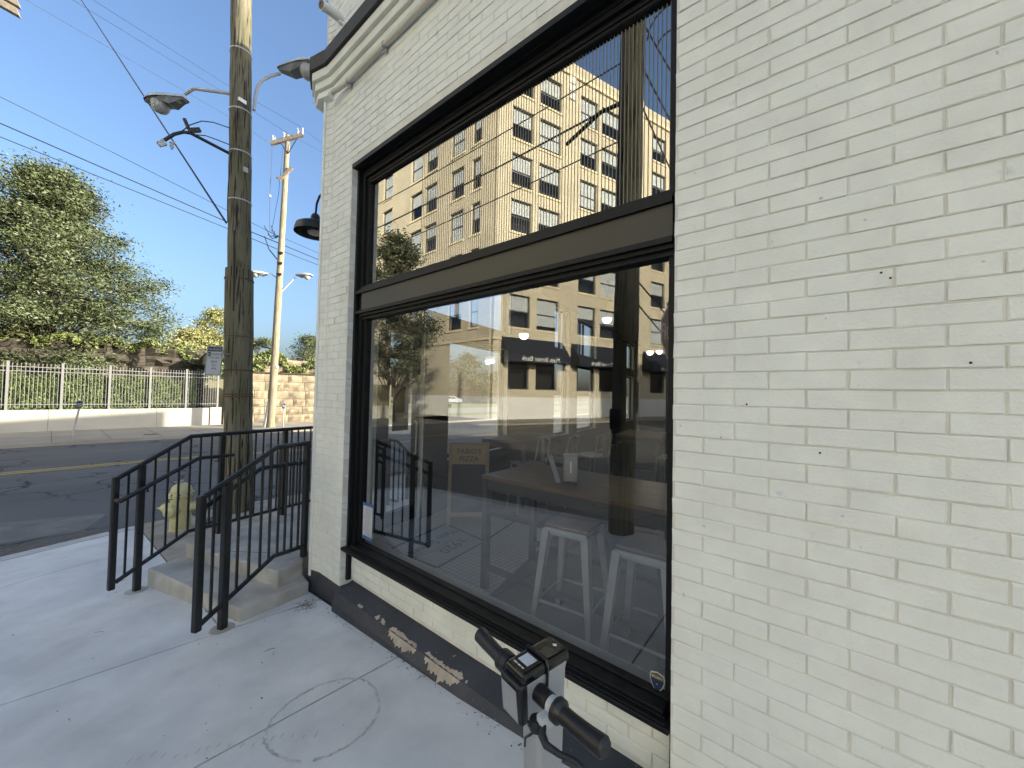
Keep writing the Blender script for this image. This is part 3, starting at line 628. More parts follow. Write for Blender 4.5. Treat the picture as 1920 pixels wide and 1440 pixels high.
# ------------------------------------------------------------------ notices on the pane
b = MB(); b.box(0.1265, 0.1275, 2.90, 3.045, 0.535, 0.80); nt_ = b.build("paper_notice", PAPER, loc=(0.127, 2.95, 0.53)); tag(nt_, "white paper notice taped inside the lower left corner of the shop window", "notice")
b = MB()
for i in range(15):
    z = 0.775 - i * 0.0155
    b.box(0.1258, 0.1263, 2.912, 3.033 - rng.uniform(0, .04), z - 0.003, z + 0.002)
b.build("print_line", mat("grey_print", (0.22, 0.23, 0.25), 0.8), nt_)["kind"] = "stuff"
b = MB(); b.box(0.1252, 0.1258, 2.895, 3.05, 0.79, 0.815); b.box(0.1252, 0.1258, 2.895, 3.05, 0.515, 0.545); b.build("tape", TAPE, nt_)
stk = [(0.556, 0.548), (0.585, 0.556), (0.614, 0.548), (0.617, 0.52), (0.606, 0.49), (0.585, 0.466), (0.564, 0.49), (0.553, 0.52)]
def stick(name, sc, x, M, par=None, **k):
    q = MB(); cy, cz_ = 0.585, 0.512
    q.prism([(x, cy + (y - cy) * sc, cz_ + (z - cz_) * sc) for y, z in stk], (0.0008, 0, 0)); return q.build(name, M, par, **k)
st = stick("security_sticker", 1.0, 0.1285, CERAM, loc=(0.128, 0.611, 0.40)); tag(st, "small shield shaped security sticker low on the right of the pane", "sticker")
stick("shield", 0.88, 0.1272, mat("sticker_navy", (0.02, 0.035, 0.08), 0.4), st)
b = MB(); b.box(0.1262, 0.127, 0.561, 0.609, 0.525, 0.545); b.build("banner", mat("sticker_gold", (0.16, 0.12, 0.035), 0.5), st)
text("lettering", "SECURITY", 0.0105, (0.1260, 0.585, 0.530), (0, -1, 0), (0, 0, 1), WHITE, st, 0.0004)
text("lettering", "24", 0.008, (0.1262, 0.585, 0.503), (0, -1, 0), (0, 0, 1), WHITE, st, 0.0004)

# ------------------------------------------------------------------ handrails
def rail_thing(label, o, d, n, e):
    """e: dict of (t, z) outlines in the vertical plane through o along d"""
    t_ = thing("handrail", label, "handrail", (o[0], o[1], -0.05), "black stair handrails")
    def P(t, z, off=0.0): q = Vector(o) + d * t + n * off; return (q.x, q.y, z)
    b = MB(); b.tube([P(*q) for q in e["top"]], 0.0215, 8); b.build("top_rail", RAILM, t_, smooth=False)
    b = MB(); b.tube([P(*q) for q in e["bottom"]], 0.019, 8); b.build("bottom_rail", RAILM, t_)
    for (t, z0, z1, r_) in e["posts"]:
        b = MB(); b.obox(P(t, (z0 + z1) / 2), d, n, (0, 0, 1), r_, r_, (z1 - z0) / 2); bev(b.build("post", RAILM, t_), 0.008, 2)
    for (t, z) in e["feet"]:
        b = MB(); b.lathe([(0.085, 0), (0.08, 0.007), (0.03, 0.009)], P(t, z), n=14); b.build("grout_foot", STEP, t_)
    def zt(path, t):
        for (ta, za), (tb, zb) in zip(path, path[1:]):
            if ta <= t <= tb: return za + (zb - za) * (t - ta) / (tb - ta)
        return None
    for t in e["bal"]:
        za, zb = zt(e["bottom"], t), zt(e["top"], t)
        if za is None or zb is None: continue
        b = MB(); b.obox(P(t, (za + zb) / 2), d, n, (0, 0, 1), 0.0075, 0.0075, (zb - za) / 2); b.build("baluster", RAILM, t_)
    if e.get("hand"):
        off = e["hoff"]
        b = MB(); hp = [P(t, z, off) for t, z in e["hand"]]
        if e.get("hret0"): hp = [P(e["hand"][0][0] - 0.01, e["hand"][0][1], 0.02 * (1 if off > 0 else -1))] + hp
        if e.get("hret1"): hp = hp + [P(e["hand"][-1][0] + 0.01, e["hand"][-1][1], 0.02 * (1 if off > 0 else -1))]
        b.tube(hp, 0.019, 10); b.build("grab_rail", RAILM, t_, smooth=True)
        for t in e["brk"]:
            z = zt(e["hand"], t); b = MB(); b.tube([P(t, z - 0.015, off), P(t, z - 0.05, off), P(t, z - 0.055, off * .4), P(t, z - 0.055, 0.0)], 0.006, 6); b.build("bracket", RAILM, t_)
    return t_
d1 = v3(.703, .325, 0).normalized(); n1 = v3(-d1.y, d1.x, 0)
rail_thing("nearer black metal handrail beside the brick corner", (-.711, 3.527, 0), d1, n1, dict(
    top=[(-.19, .962), (.437, 1.247), (.775, 1.245)], bottom=[(-.17, .065), (.436, .309), (.76, .274)],
    posts=[(-.19, .03, .985, .024), (0, -.06, 1.04, .026), (.772, .17, 1.266, .024)], feet=[(0, -0.06)],
    bal=[-.095, .10, .2, .3, .385, .47, .545, .62, .695], hand=[(-.172, .845), (.353, 1.073), (.72, 1.057)], hoff=0.075, hret0=True, hret1=True, brk=[0.02]))
d2 = v3(1.345, .363, 0).normalized(); n2 = v3(d2.y, -d2.x, 0)
rail_thing("farther black metal handrail beside the yellow hydrant", (-1.028, 4.928, 0), d2, n2, dict(
    top=[(-.176, .925), (.381, 1.253), (.672, 1.253), (2.5, 1.243)], bottom=[(-.15, .01), (.393, .293), (.672, .282), (2.5, .255)],
    posts=[(-.176, -.045, .948, .023), (0, -.15, 1.025, .026), (.672, .16, 1.25, .026), (1.393, .16, 1.25, .026), (2.1, .16, 1.25, .029), (2.5, .16, 1.25, .024)],
    feet=[(0, -.133), (.672, .174), (1.393, .174), (2.1, .174)], bal=[-.09, .1, .2, .29, .381, .47, .57, .76, .85, .94, 1.03, 1.12, 1.21, 1.3, 1.48, 1.57, 1.66, 1.75, 1.84, 1.93, 2.02, 2.2, 2.3, 2.4],
    hand=[(-.165, .74), (.42, 1.033), (.75, 1.02)], hoff=0.075, brk=[0.02, .6], hret0=True))
# hidden-side flight seen through the shop
d3 = v3(.985, .174, 0); 
rail_thing("black metal handrail descending beyond the glass door", (1.45, 4.75, 0), d3, v3(-d3.y, d3.x, 0), dict(
    top=[(0.0, 1.08), (.15, 1.05), (.75, .55)], bottom=[(0.0, .25), (.15, .2), (.75, -.2)], posts=[(0, .17, 1.1, .024), (.38, -.2, .87, .026), (.75, -.25, .56, .024)], feet=[], bal=[.1, .2, .28, .48, .58, .67]))

# ------------------------------------------------------------------ fire hydrant
HX, HY = -0.364, 7.051; HZ = zg(HX, HY) - 0.012
hy = thing("fire_hydrant", "faded yellow fire hydrant on the brown pavement beyond the handrail", "fire hydrant", (HX, HY, HZ))
b = MB(); b.lathe([(0.128, 0), (0.128, 0.02), (0.118, 0.03), (0.118, 0.45), (0.122, 0.46), (0.122, 0.47)], (HX, HY, HZ), n=24); b.build("barrel", HYD, hy, smooth=True)
b = MB(); b.lathe([(0.15, 0.47), (0.153, 0.475), (0.153, 0.51), (0.145, 0.515), (0.14, 0.53), (0.12, 0.535)], (HX, HY, HZ), n=24); b.build("flange", HYD, hy, smooth=True)
b = MB(); b.lathe([(0.122, 0.532), (0.121, 0.56), (0.108, 0.605), (0.08, 0.64), (0.045, 0.658), (0.03, 0.66)], (HX, HY, HZ), n=24); b.build("bonnet", HYD, hy, smooth=True)
b = MB(); b.lathe([(0.022, 0.655), (0.020, 0.69), (0.012, 0.695)], (HX, HY, HZ), n=5); b.obox((HX - 0.03, HY - .01, HZ + 0.69), (1, .3, .1), (-.3, 1, 0), (0, 0, 1), 0.06, 0.012, 0.004); b.build("operating_nut", GALV, hy)
for k in range(10):
    a = 2 * math.pi * k / 10; b = MB(); b.lathe([(0.014, 0.462), (0.014, 0.47), (0.012, 0.525), (0.006, 0.53)], (HX + 0.141 * math.cos(a), HY + 0.141 * math.sin(a), HZ), n=6); b.build("bolt", RUST, hy)
wd = v3(-0.80, -0.62, 0).normalized(); wr = v3(0.77, -0.64, 0).normalized()
for ax, sz in ((v3(-.86, .4, 0).normalized(), 1.0), (v3(.8, -.5, 0).normalized(), 0.95), (wd, 1.35)):
    o_ = Vector((HX, HY, HZ + (0.33 if sz < 1.2 else 0.30))) + ax * 0.09; s = sz
    b = MB(); b.lathe([(0.062 * s, 0), (0.060 * s, 0.06), (0.066 * s, 0.062), (0.066 * s, 0.075)], o_, ax, 16); nz = b.build("nozzle", HYD, hy, smooth=True)
    b = MB(); b.lathe([(0.060 * s, 0.076), (0.058 * s, 0.105), (0.03 * s, 0.135), (0.018, 0.138), (0.017, 0.165), (0.01, 0.168)], o_, ax, 12); b.build("cap", HYD, nz, smooth=True)

# ------------------------------------------------------------------ utility poles, lamps, cables
def lerp(a, b_, t): return tuple(p + (q - p) * t for p, q in zip(a, b_))
PB = (.454, 7.545, -.35); PT = (.16, 7.63, 11.5)
def pp(z): return lerp(PB, PT, (z - PB[2]) / (PT[2] - PB[2]))
up_ = thing("utility_pole", "weathered mossy wooden utility pole rising beside the stair handrail", "utility pole", PB)
rough_r = lambda n, r0, r1: [r0 + (r1 - r0) * i / (n - 1) + rng.normal(0, 0.004) for i in range(n)]
b = MB(); zs = np.linspace(-0.35, 11.5, 40); b.tube([pp(z) for z in zs], rough_r(40, 0.178, 0.135), 18); b.build("shaft", POLEW, up_, smooth=True)
b = MB(); zs = np.linspace(-0.34, 3.72, 16); b.tube([pp(z) for z in zs], [0.200 + rng.normal(0, 0.004) for _ in zs], 18); b.build("splint", POLEW, up_, smooth=True)
for z in (0.35, 1.62, 1.66, 2.05, 2.6, 3.55, 4.85, 5.65, 6.35, 7.35):
    r_ = 0.205 if z < 3.7 else 0.172 - 0.004 * (z - 3.7)
    b = MB(); b.lathe([(r_, -0.012), (r_ + 0.004, 0), (r_, 0.012)], pp(z), n=18, cap=False); b.build("band", RUST if z < 4 else GALV, up_)
b = MB(); b.tube([tuple(Vector(pp(z)) + v3(-0.12, -0.165, 0)) for z in (4.3, 3.9, 3.4, 3.0)] , 0.012, 6); b.tube([tuple(Vector(pp(z)) + v3(-0.165 - 0.02 * math.sin(z * 3), -0.06, 0)) for z in (5.6, 5.3, 5.0, 4.7, 4.45)], 0.008, 5); b.build("ground_wire", WIREM, up_)
# loose cut-off fixture scars
b = MB(); b.obox(tuple(Vector(pp(5.35)) + v3(.03, -.17, 0)), (1, .3, 0), (-.3, 1, 0), (0, 0, 1), .035, .012, .04); b.obox(tuple(Vector(pp(6.47)) + v3(-.02, -.16, 0)), (1, .2, 0), (-.2, 1, 0), (0, 0, 1), .06, .012, .03); b.build("bolt_plate", GALV, up_)

def cobra(name, label, arm, head, hd, group, sc=1.0, loc=None, ar=0.026):
    """arm: points from the pole to the head; head: centre; hd: unit direction the head points"""
    t_ = thing(name, label, "street lamp", arm[0], group)
    b = MB(); b.tube(arm, ar, 8); b.build("arm", LAMPG, t_, smooth=True)
    h = Vector(hd).normalized(); sdir = h.cross(v3(0, 0, 1)).normalized(); u_ = sdir.cross(h); c = Vector(head)
    b = MB(); n = 14; rows_ = []
    prof = [(-0.36, .05, .03, -.0), (-.33, .075, .06, 0), (-.15, .12, .095, 0), (.05, .165, .12, 0), (.22, .165, .115, 0), (.33, .13, .08, 0), (.39, .06, .035, 0)]
    vs = []
    for x, hw, hh, off in prof:
        for j in range(n):
            a = math.pi * j / (n - 1); vs.append(c + h * x * sc + sdir * math.cos(a) * hw * sc + u_ * (math.sin(a) * hh) * sc)
        vs.append(c + h * x * sc)
    k = n + 1; f = [(i * k + j, i * k + j + 1, (i + 1) * k + j + 1, (i + 1) * k + j) for i in range(len(prof) - 1) for j in range(n - 1)]
    b.add(vs, f + [tuple(range(0, n)), tuple((len(prof) - 1) * k + j for j in range(n))]); b.build("housing", LAMPG, t_, smooth=True)
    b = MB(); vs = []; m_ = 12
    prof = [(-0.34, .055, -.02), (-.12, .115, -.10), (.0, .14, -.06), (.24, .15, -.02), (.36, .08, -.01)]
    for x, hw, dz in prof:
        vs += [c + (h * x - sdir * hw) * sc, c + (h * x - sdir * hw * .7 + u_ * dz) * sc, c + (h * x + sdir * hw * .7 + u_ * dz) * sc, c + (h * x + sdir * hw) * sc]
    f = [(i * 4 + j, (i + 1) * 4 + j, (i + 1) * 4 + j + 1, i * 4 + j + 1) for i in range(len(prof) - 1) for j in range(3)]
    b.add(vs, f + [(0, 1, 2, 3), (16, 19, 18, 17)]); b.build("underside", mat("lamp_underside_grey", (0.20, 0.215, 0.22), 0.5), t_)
    b = MB(); b.lathe([(.135 * sc, 0), (.132 * sc, -.05 * sc), (.118 * sc, -.10 * sc), (.085 * sc, -.145 * sc), (.04 * sc, -.165 * sc), (.005, -.168 * sc)], c + h * .14 * sc - u_ * .015 * sc, u_, 18, cap=False); b.build("refractor", mat("ribbed_refractor", (0.42, 0.43, 0.41), 0.2), t_, smooth=True)
    b = MB(); b.lathe([(.018, 0), (.018, .035), (.01, .04)], c + h * .05 * sc + u_ * .115 * sc, u_, 8); b.build("photocell", DARKM, t_)
    return t_
a0 = Vector(pp(6.66))
cl = cobra("street_lamp", "grey cobra head street lamp on the left arm of the near pole", [tuple(a0), (-.218, 8.249, 6.78), (-.304, 8.40, 6.70)], (-.475, 8.67, 6.60), (-.53, .85, -.02), "street lamps on the near pole", 1.0)
b = MB(); b.obox((-.37, 8.46, 6.545), (-.53, .85, 0), (.85, .53, 0), (0, 0, 1), .04, .028, .004)
bq = b.build("maker_plate", mat("yellow_plate", (.5, .4, .1), .6), cl)
a1 = Vector(pp(6.15)) + v3(.15, -.08, 0)
cobra("street_lamp", "grey cobra head street lamp half hidden by the building cornice", [(.45, 7.49, 6.45), (.462, 7.48, 6.72), (.49, 7.47, 6.90), (.56, 7.47, 7.04), (.66, 7.46, 7.16), (.80, 7.44, 7.29)], (1.02, 7.14, 7.36), (.6, -.8, 0.04), "street lamps on the near pole", 1.08)
# line bracket on the pole
br = thing("line_bracket", "dark steel line bracket with two stay wires on the near pole", "bracket", pp(5.55))
P0 = Vector(pp(5.58)); kn = v3(-.33, 7.69, 5.72); en = v3(-.66, 7.76, 5.42)
b = MB(); b.tube([tuple(P0), tuple(kn), tuple(kn + v3(-.08, .02, -.02)), tuple(kn + v3(-.18, .04, -.1)), tuple(en)], .024, 8); b.build("arm", DARKM, br)
b = MB(); b.obox(tuple(kn + v3(.05, 0, .07)), (.8, 0, .5), (0, 1, 0), (-.5, 0, .8), .08, .03, .03); b.build("clamp", DARKM, br); b = MB(); b.obox(tuple(kn + v3(-.05, 0, .12)), (-.4, 0, .9), (0, 1, 0), (.9, 0, .4), .07, .02, .02); b.build("clamp", DARKM, br); b = MB(); b.obox(tuple(en + v3(.02, 0, .0)), (.7, 0, .6), (0, 1, 0), (-.6, 0, .7), .05, .03, .035); b.build("clamp", LAMPG, br)
b = MB(); Pa = Vector(pp(6.0)) + v3(-.1, -.05, 0)
b.tube([tuple(Pa), (-.06, 7.64, 6.02), (-.2, 7.66, 5.97), (-.34, 7.69, 5.84), (-.47, 7.71, 5.63), (-.58, 7.73, 5.53)], .008, 6)
Pc = Vector(pp(5.72)) + v3(-.1, -.05, 0); b.tube([tuple(Pc), (.0, 7.65, 5.77), (-.14, 7.67, 5.77), (-.26, 7.69, 5.73)], .008, 6); b.build("stay_wire", WIREM, br)
b = MB(); b.lathe([(.02, 0), (.035, -.03), (.02, -.06), (.03, -.08), (.012, -.12)], (-.53, 7.74, 5.50), n=10); b.build("insulator", CERAM, br)

# parking sign on the pole
SX = v3(.80, -.62, 0).normalized(); SN = v3(-.60, -.80, 0).normalized(); SX = v3(0, 0, 1).cross(SN); 
tilt = v3(-.0, 0, 0)
SC = v3(.02, 7.39, 2.18); SUP = (v3(0, 0, 1) + SX * 0.05).normalized()
ps = thing("parking_sign", "white no parking sign with black lettering beside the wooden pole", "sign", tuple(SC))
def spt(a, h_, off=0.0): q = SC + SX * a + SUP * h_ - (-SN) * off; return (q.x, q.y, q.z)
def rrect(hw, hh, r_, off, cx=0.0, cy=0.0):
    out = []
    for sx, sy, a0_ in ((1, 1, 0), (-1, 1, 90), (-1, -1, 180), (1, -1, 270)):
        for k in range(4):
            a = R(a0_ + 30 * k); out.append(spt(cx + sx * (hw - r_) + r_ * math.cos(a), cy + sy * (hh - r_) + r_ * math.sin(a), off))
    return out
b = MB(); b.prism(rrect(.112, .235, .03, 0.0), tuple(SN * -0.004)); b.build("sign_plate", mat("sign_white", (.46, .48, .49), .5), ps)
b = MB(); o1_, i1_ = rrect(.106, .229, .026, 0.0008), rrect(.099, .222, .022, 0.0008); n = len(o1_)
b.add(o1_ + i1_, [(i, (i + 1) % n, n + (i + 1) % n, n + i) for i in range(n)]); b.build("border", BLACKT, ps)
b = MB(); b.add(rrect(.093, .035, .006, 0.0009, 0, .175), [tuple(range(16))]); b.add(rrect(.020, .030, .004, 0.0009, -.07, .098), [tuple(range(16))]); b.build("dark_panel", BLACKT, ps)
for tx, sz, a, h_, M_ in (("THURSDAY", .050, 0, .157, mat("sign_white", (.5, .5, .5), .5)), ("NO", .040, -.07, .084, MATS["sign_white"]), ("PARKING", .042, .026, .083, BLACKT), ("THIS SIDE", .042, 0, .03, BLACKT), ("8AM", .048, 0, -.035, BLACKT), ("TO", .046, 0, -.09, BLACKT), ("1PM", .048, 0, -.145, BLACKT)):
    text("lettering", tx, sz, spt(a, h_, .0012), SX, SUP, M_, ps, 0.0006, xscale=.86)
b = MB(); b.tube([spt(.0, .12, -.006), tuple(Vector(pp(2.3)) + v3(-.05, -.1, 0))], .012, 6); b.build("bracket", GALV, ps)

# far pole with crossarms
B2 = (6.218, 23.69, -.45); T2 = (6.53, 23.59, 16.1)
def p2(z): return lerp(B2, T2, (z - B2[2]) / (T2[2] - B2[2]))
p2t = thing("utility_pole", "pale wooden utility pole with crossarms standing on the far pavement", "utility pole", B2)
b = MB(); zs = np.linspace(-.45, 16.1, 24); b.tube([p2(z) for z in zs], rough_r(24, .205, .125), 14); b.build("shaft", POLEB, p2t, smooth=True)
vx = v3(.80, -.60, 0)          # roughly across the line of sight
def cross(pa, pb, r_): q = MB(); q.tube([pa, pb], r_, 4); return q.build("crossarm", WOODD, p2t)
cA = Vector(p2(15.75)); cross(tuple(cA - vx * .92 + v3(0, -.18, -.38)), tuple(cA + vx * .70 + v3(0, -.18, .42)), .12)
cB = Vector(p2(13.75)); cross(tuple(cB - vx * .38 + v3(0, -.2, -.38)), tuple(cB + vx * .25 + v3(0, -.2, .45)), .10)
b = MB(); b.tube([tuple(cA - vx * .45 + v3(0, -.2, -.2)), tuple(cA + v3(0, -.15, -.75)), tuple(cA + vx * .4 + v3(0, -.2, .15))], .025, 5); b.build("brace", DARKM, p2t)
for t, dz in ((-.80, -.30), (-.25, -.05), (.45, .3), (.68, .46)):
    b = MB(); q = cA + vx * t + v3(0, -.18, dz)
    b.lathe([(.03, 0), (.05, .06), (.035, .1), (.06, .16), (.03, .2), (.07, .27), (.03, .36)], tuple(q), n=8)
    if t < .6: b.tube([tuple(q + v3(.09, 0, .05)), tuple(q + v3(.12, 0, .4)), tuple(q + v3(-.06, 0, .42))], .02, 5)
    b.build("insulator", CERAM, p2t)
for z, t in ((13.55, -.42), (12.45, -.72)):
    b = MB(); b.lathe([(.05, 0), (.07, .06), (.04, .12)], tuple(Vector(p2(z)) + vx * t), n=8); b.build("insulator", CERAM, p2t)
b = MB(); q = Vector(p2(10.3)) - vx * .15
for k, (dx, dz) in enumerate(((-.75, .5), (-.55, .05), (-.4, .55), (-.25, .25))):
    b.tube([tuple(q), tuple(q + vx * (dx * .6) + v3(0, 0, dz * .3 - .2)), tuple(q + vx * dx + v3(0, 0, dz))], .022, 5)
b.tube([tuple(Vector(p2(8.9)) - vx * .1), tuple(Vector(p2(9.5)) - vx * .6), tuple(Vector(p2(10.2)) - vx * .85)], .03, 5); b.build("cable_terminal", DARKM, p2t)
for z in (9.3, 8.72, 8.1):
    b = MB(); b.obox(tuple(Vector(p2(z)) + v3(-.1, -.2, 0)), vx, (.6, .8, 0), (0, 0, 1), .12, .06, .05); b.build("clamp", DARKM, p2t)
b = MB(); b.tube([tuple(cA - vx * .82 + v3(0, -.18, -.4)), tuple(Vector(p2(12.4)) - vx * .72), tuple(Vector(p2(10.4)) - vx * .62)], .012, 4); b.tube([tuple(cA - vx * .25 + v3(0, -.18, -.1)), tuple(Vector(p2(12.6)) - vx * .3), tuple(Vector(p2(10.4)) - vx * .55)], .012, 4); b.build("drop_wire", WIREM, p2t)
b = MB(); b.tube([tuple(Vector(p2(3.95)) - vx * .1), tuple(Vector(p2(4.1)) - vx * .65)], .03, 5); b.build("step_bolt", DARKM, p2t)
L0 = Vector(p2(7.85))
cobra("street_lamp", "small grey street lamp on the left of the far wooden pole", [tuple(L0), tuple(L0 - vx * .5 + v3(0, 0, .35))], tuple(L0 - vx * 1.0 + v3(0, 0, .25)), tuple(-vx), "street lamps on the far pole", 1.25, ar=.03)
L1 = Vector(p2(7.0))
cobra("street_lamp", "small grey street lamp on the right of the far wooden pole", [tuple(L1), tuple(L1 + vx * .85 + v3(0, 0, 1.1))], tuple(L1 + vx * 1.25 + v3(0, 0, 1.2)), tuple(vx + v3(.3, -.5, 0)), "street lamps on the far pole", 1.25, ar=.04)
b = MB(); b.tube([(5.92, 23.75, -.45), (6.35, 23.6, 2.9)], .085, 10); b.lathe([(.14, 0), (.15, .12), (.05, .3)], (6.35, 23.6, 2.9), n=10); b.obox((5.95, 23.7, .1), (1, -.3, 0), (.3, 1, 0), (0, 0, 1), .35, .03, .03)
tag(b.build("steel_post", GALV, loc=(5.92, 23.75, -.45), smooth=True), "leaning grey steel pipe post in front of the buff stone wall", "post")

# span pole whose crossarm end shows at the top left
sp = thing("utility_pole", "tall wooden pole with a double crossarm and hanging insulators, up in the left corner", "utility pole", (-4.6, 23.6, -.33))
b = MB(); b.tube([(-4.6, 23.6, -.4), (-4.45, 23.6, 17.5)], [.19, .13], 12); b.build("shaft", POLEB, sp, smooth=True)
ca = v3(-4.5, 23.3, 15.75); cd = v3(1.6, -.5, -.52).normalized()
for off, dz in ((0, 0), (.0, .33)):
    b = MB(); b.obox(tuple(ca + cd * .15 + v3(0, -.1 + off, dz)), cd, (.3, .95, 0), (-.3, 0, .95), 1.75, .1, .125); b.build("crossarm", WOODD, sp)
b = MB(); q = ca + cd * 1.72 + v3(-.1, -.15, .5)
for k in range(5): b.lathe([(.04, 0), (.10, .07), (.04, .2)], tuple(q + v3(-.07 * k, 0, .27 * k)), (-.2, 0, 1), 8)
b.tube([tuple(q + v3(.12, 0, 0)), tuple(q + v3(.22, 0, 1.6))], .03, 6); b.build("insulator_string", CERAM, sp)

# overhead cables
def cable(label, pts, r_, sag=0.0, grp="overhead cables"):
    P = []
    for a, e in zip(pts, pts[1:]):
        for i in range(12):
            t = i / 12; q = Vector(lerp(a, e, t)); q.z -= sag * 4 * t * (1 - t); P.append(tuple(q))
    P.append(tuple(pts[-1]))
    b = MB(); b.tube(P, r_, 5); o = b.build("overhead_cable", WIREM, loc=pts[0]); tag(o, label, "cable", grp); return o
def ray(px, py, dep): return tuple(EYE + (fw + rt * ((px - 960) / 721) - upv * ((py - 720) / 721)) * dep)
CABLES = [
 ("highest of the three thin cables crossing low over the tree to the far pole", [(-4.03, 25.89, 13.53), (-.1, 25.89, 12.7), (5.92, 23.61, 10.32), (9.9, 26.46, 10.9), (13.17, 28.77, 11.43)], .013),
 ("thickest middle cable of the three crossing over the tree to the far pole", [(-4.0, 25.89, 12.43), (4.23, 24.68, 10.57), (6.12, 23.38, 9.8), (9.92, 26.46, 10.46), (13.18, 28.77, 10.93)], .024),
 ("lowest of the three cables crossing just above the tree to the far pole", [(-3.98, 25.89, 11.86), (4.24, 24.68, 10.23), (6.04, 23.5, 9.5), (9.93, 26.46, 10.1), (13.2, 28.77, 10.48)], .018),
 ("thin high cable meeting the lower left end of the far pole crossarm", [(-3.23, 20.2, 14.38), (4.09, 23.86, 15.71), (5.57, 23.83, 15.35)], .0075),
 ("thin high cable meeting the middle of the far pole crossarm", [(-2.16, 18.92, 14.33), (3.96, 23.97, 16.87), (6.3, 22.93, 15.8), (9.84, 26.26, 17.68), (12.91, 28.76, 19.13)], .0075),
 ("topmost thin cable meeting the upper right end of the far pole crossarm", [(-1.73, 18.41, 14.34), (3.95, 23.97, 17.37), (6.71, 22.43, 16.2), (9.82, 26.26, 18.22), (12.89, 28.76, 19.75)], .0075)]
for lb, pts, r_ in CABLES: cable(lb, pts, r_)
cable("thick dark cable slanting down from the top edge to the near wooden pole", [(-1.82, 29.14, 22.08), (.12, 7.45, 4.40)], .016)
# tee connector clamps on the high wires
# ------------------------------------------------------------------ parking meters
def meter(label, x, y, z, h, lean=0.0, group="parking meters along the far kerb", yaw=0.0):
    t_ = thing("parking_meter", label, "parking meter", (x, y, z), group)
    tx, ty, tz = x + lean, y, z + h - .34
    b = MB(); b.tube([(x, y, z), (tx, ty, tz)], .03, 10); b.build("pole", GALV, t_, smooth=True)
    b = MB(); b.lathe([(.045, 0), (.075, .04), (.085, .10), (.085, .12)], (tx, ty, tz), n=14); b.obox((tx, ty, tz + .16), (1, 0, 0), (0, 1, 0), (0, 0, 1), .085, .07, .05); b.build("vault", METERM, t_, smooth=True)
    b = MB(); n = 10; pr = [(tx + .1 * math.cos(math.pi * k / n), ty - .06, tz + .205 + .11 * math.sin(math.pi * k / n)) for k in range(n + 1)]; b.prism(pr, (0, .12, 0)); b.build("dome", METERM, t_, smooth=True)
    b = MB(); pr = [(tx + .07 * math.cos(math.pi * k / n), ty - .063, tz + .215 + .075 * math.sin(math.pi * k / n)) for k in range(n + 1)]; b.prism(pr, (0, .004, 0)); b.build("window", CARGL, t_)
    return t_
meter("grey parking meter leaning slightly before the pale concrete wall", -1.0, 22.55, -.33, 1.52, .16)
meter("small parking meter before the sunlit buff stone wall", 6.78, 23.5, -.33, 1.35)

# ------------------------------------------------------------------ far wall, fence, hedge
fwall = thing("concrete_wall", "low pale concrete wall under the grey steel fence across the street", "wall", (.5, 27, -.33))
b = MB(); xs = np.arange(-16, 4.2, 3.6)
for i, x in enumerate(xs): 
    x1 = xs[i + 1] if i + 1 < len(xs) else 4.22
    q = MB(); q.box(x + .006, x1 - .006, 27.0, 27.3, -.5, .63); q.build("wall_panel", FARC, fwall)
b.box(4.23, 4.75, 26.94, 27.36, -.5, .66); b.build("end_pier", FARC, fwall)
fen = thing("steel_fence", "light grey steel picket fence standing on the low concrete wall", "fence", (.5, 27.1, .63))
px_ = [-12.1, -10.55, -9.0, -7.45, -5.9, -4.33, -2.77, -1.24, .27, 1.72, 3.17, 4.57]
pm = None; pk = None
for x in px_:
    if x < -6: continue
    b = MB(); b.box(x - .042, x + .042, 27.06, 27.14, .63, 2.72); b.obox((x, 27.1, 2.735), (1, 0, 0), (0, 1, 0), (0, 0, 1), .05, .05, .015); b.build("post", FENCEM, fen)
for xa, xb in zip(px_, px_[1:]):
    if xa < -6: continue
    for z in (.86, 2.33, 2.52):
        b = MB(); b.box(xa + .042, xb - .042, 27.085, 27.115, z - .016, z + .016); b.build("rail", FENCEM, fen)
    for i in range(1, 13):
        x = xa + (xb - xa) * i / 13
        if pk is None:
            b = MB(); b.box(x - .009, x + .009, 27.091, 27.109, .72, 2.63); b.lathe([(.011, 0), (.022, .012), (.022, .03), (.008, .045)], (x, 27.1, 2.63), n=6); pk = b.build("picket", FENCEM, fen); pk_x = x
        else:
            o = pk.copy(); COL.objects.link(o); o.location = (x - pk_x, 0, 0); o.parent = fen; WL[o.name] = WL[fen.name]
def leaves(mb, pts, size, flat=0.6, up=0.2, rs=None):
    """one small folded leaf quad per point"""
    n = len(pts); pts = np.asarray(pts); A = rng.normal(0, 1, (n, 3)); A[:, 2] *= flat; A /= np.linalg.norm(A, axis=1)[:, None]
    Bv = rng.normal(0, 1, (n, 3)); Bv[:, 2] += up; Bv -= A * np.sum(A * Bv, 1)[:, None]; Bv /= np.linalg.norm(Bv, axis=1)[:, None]
    s = (size * rng.uniform(.6, 1.35, n))[:, None]
    V = np.stack([pts - A * s, pts + Bv * s * .42, pts + A * s, pts - Bv * s * .42], 1).reshape(-1, 3)
    o = len(mb.v); mb.v.extend(map(tuple, V.tolist())); mb.f.extend([(o + 4 * i, o + 4 * i + 1, o + 4 * i + 2, o + 4 * i + 3) for i in range(n)])
hd = thing("ivy_hedge", "thick green hedge filling the fence bays behind the pickets", "hedge", (-1, 27.4, .63))
n = 30000; P = np.stack([rng.uniform(-5, 3.62, n), 27.2 + np.abs(rng.normal(0, .12, n)), .64 + 1.62 * rng.uniform(0, 1, n) ** .92], 1)
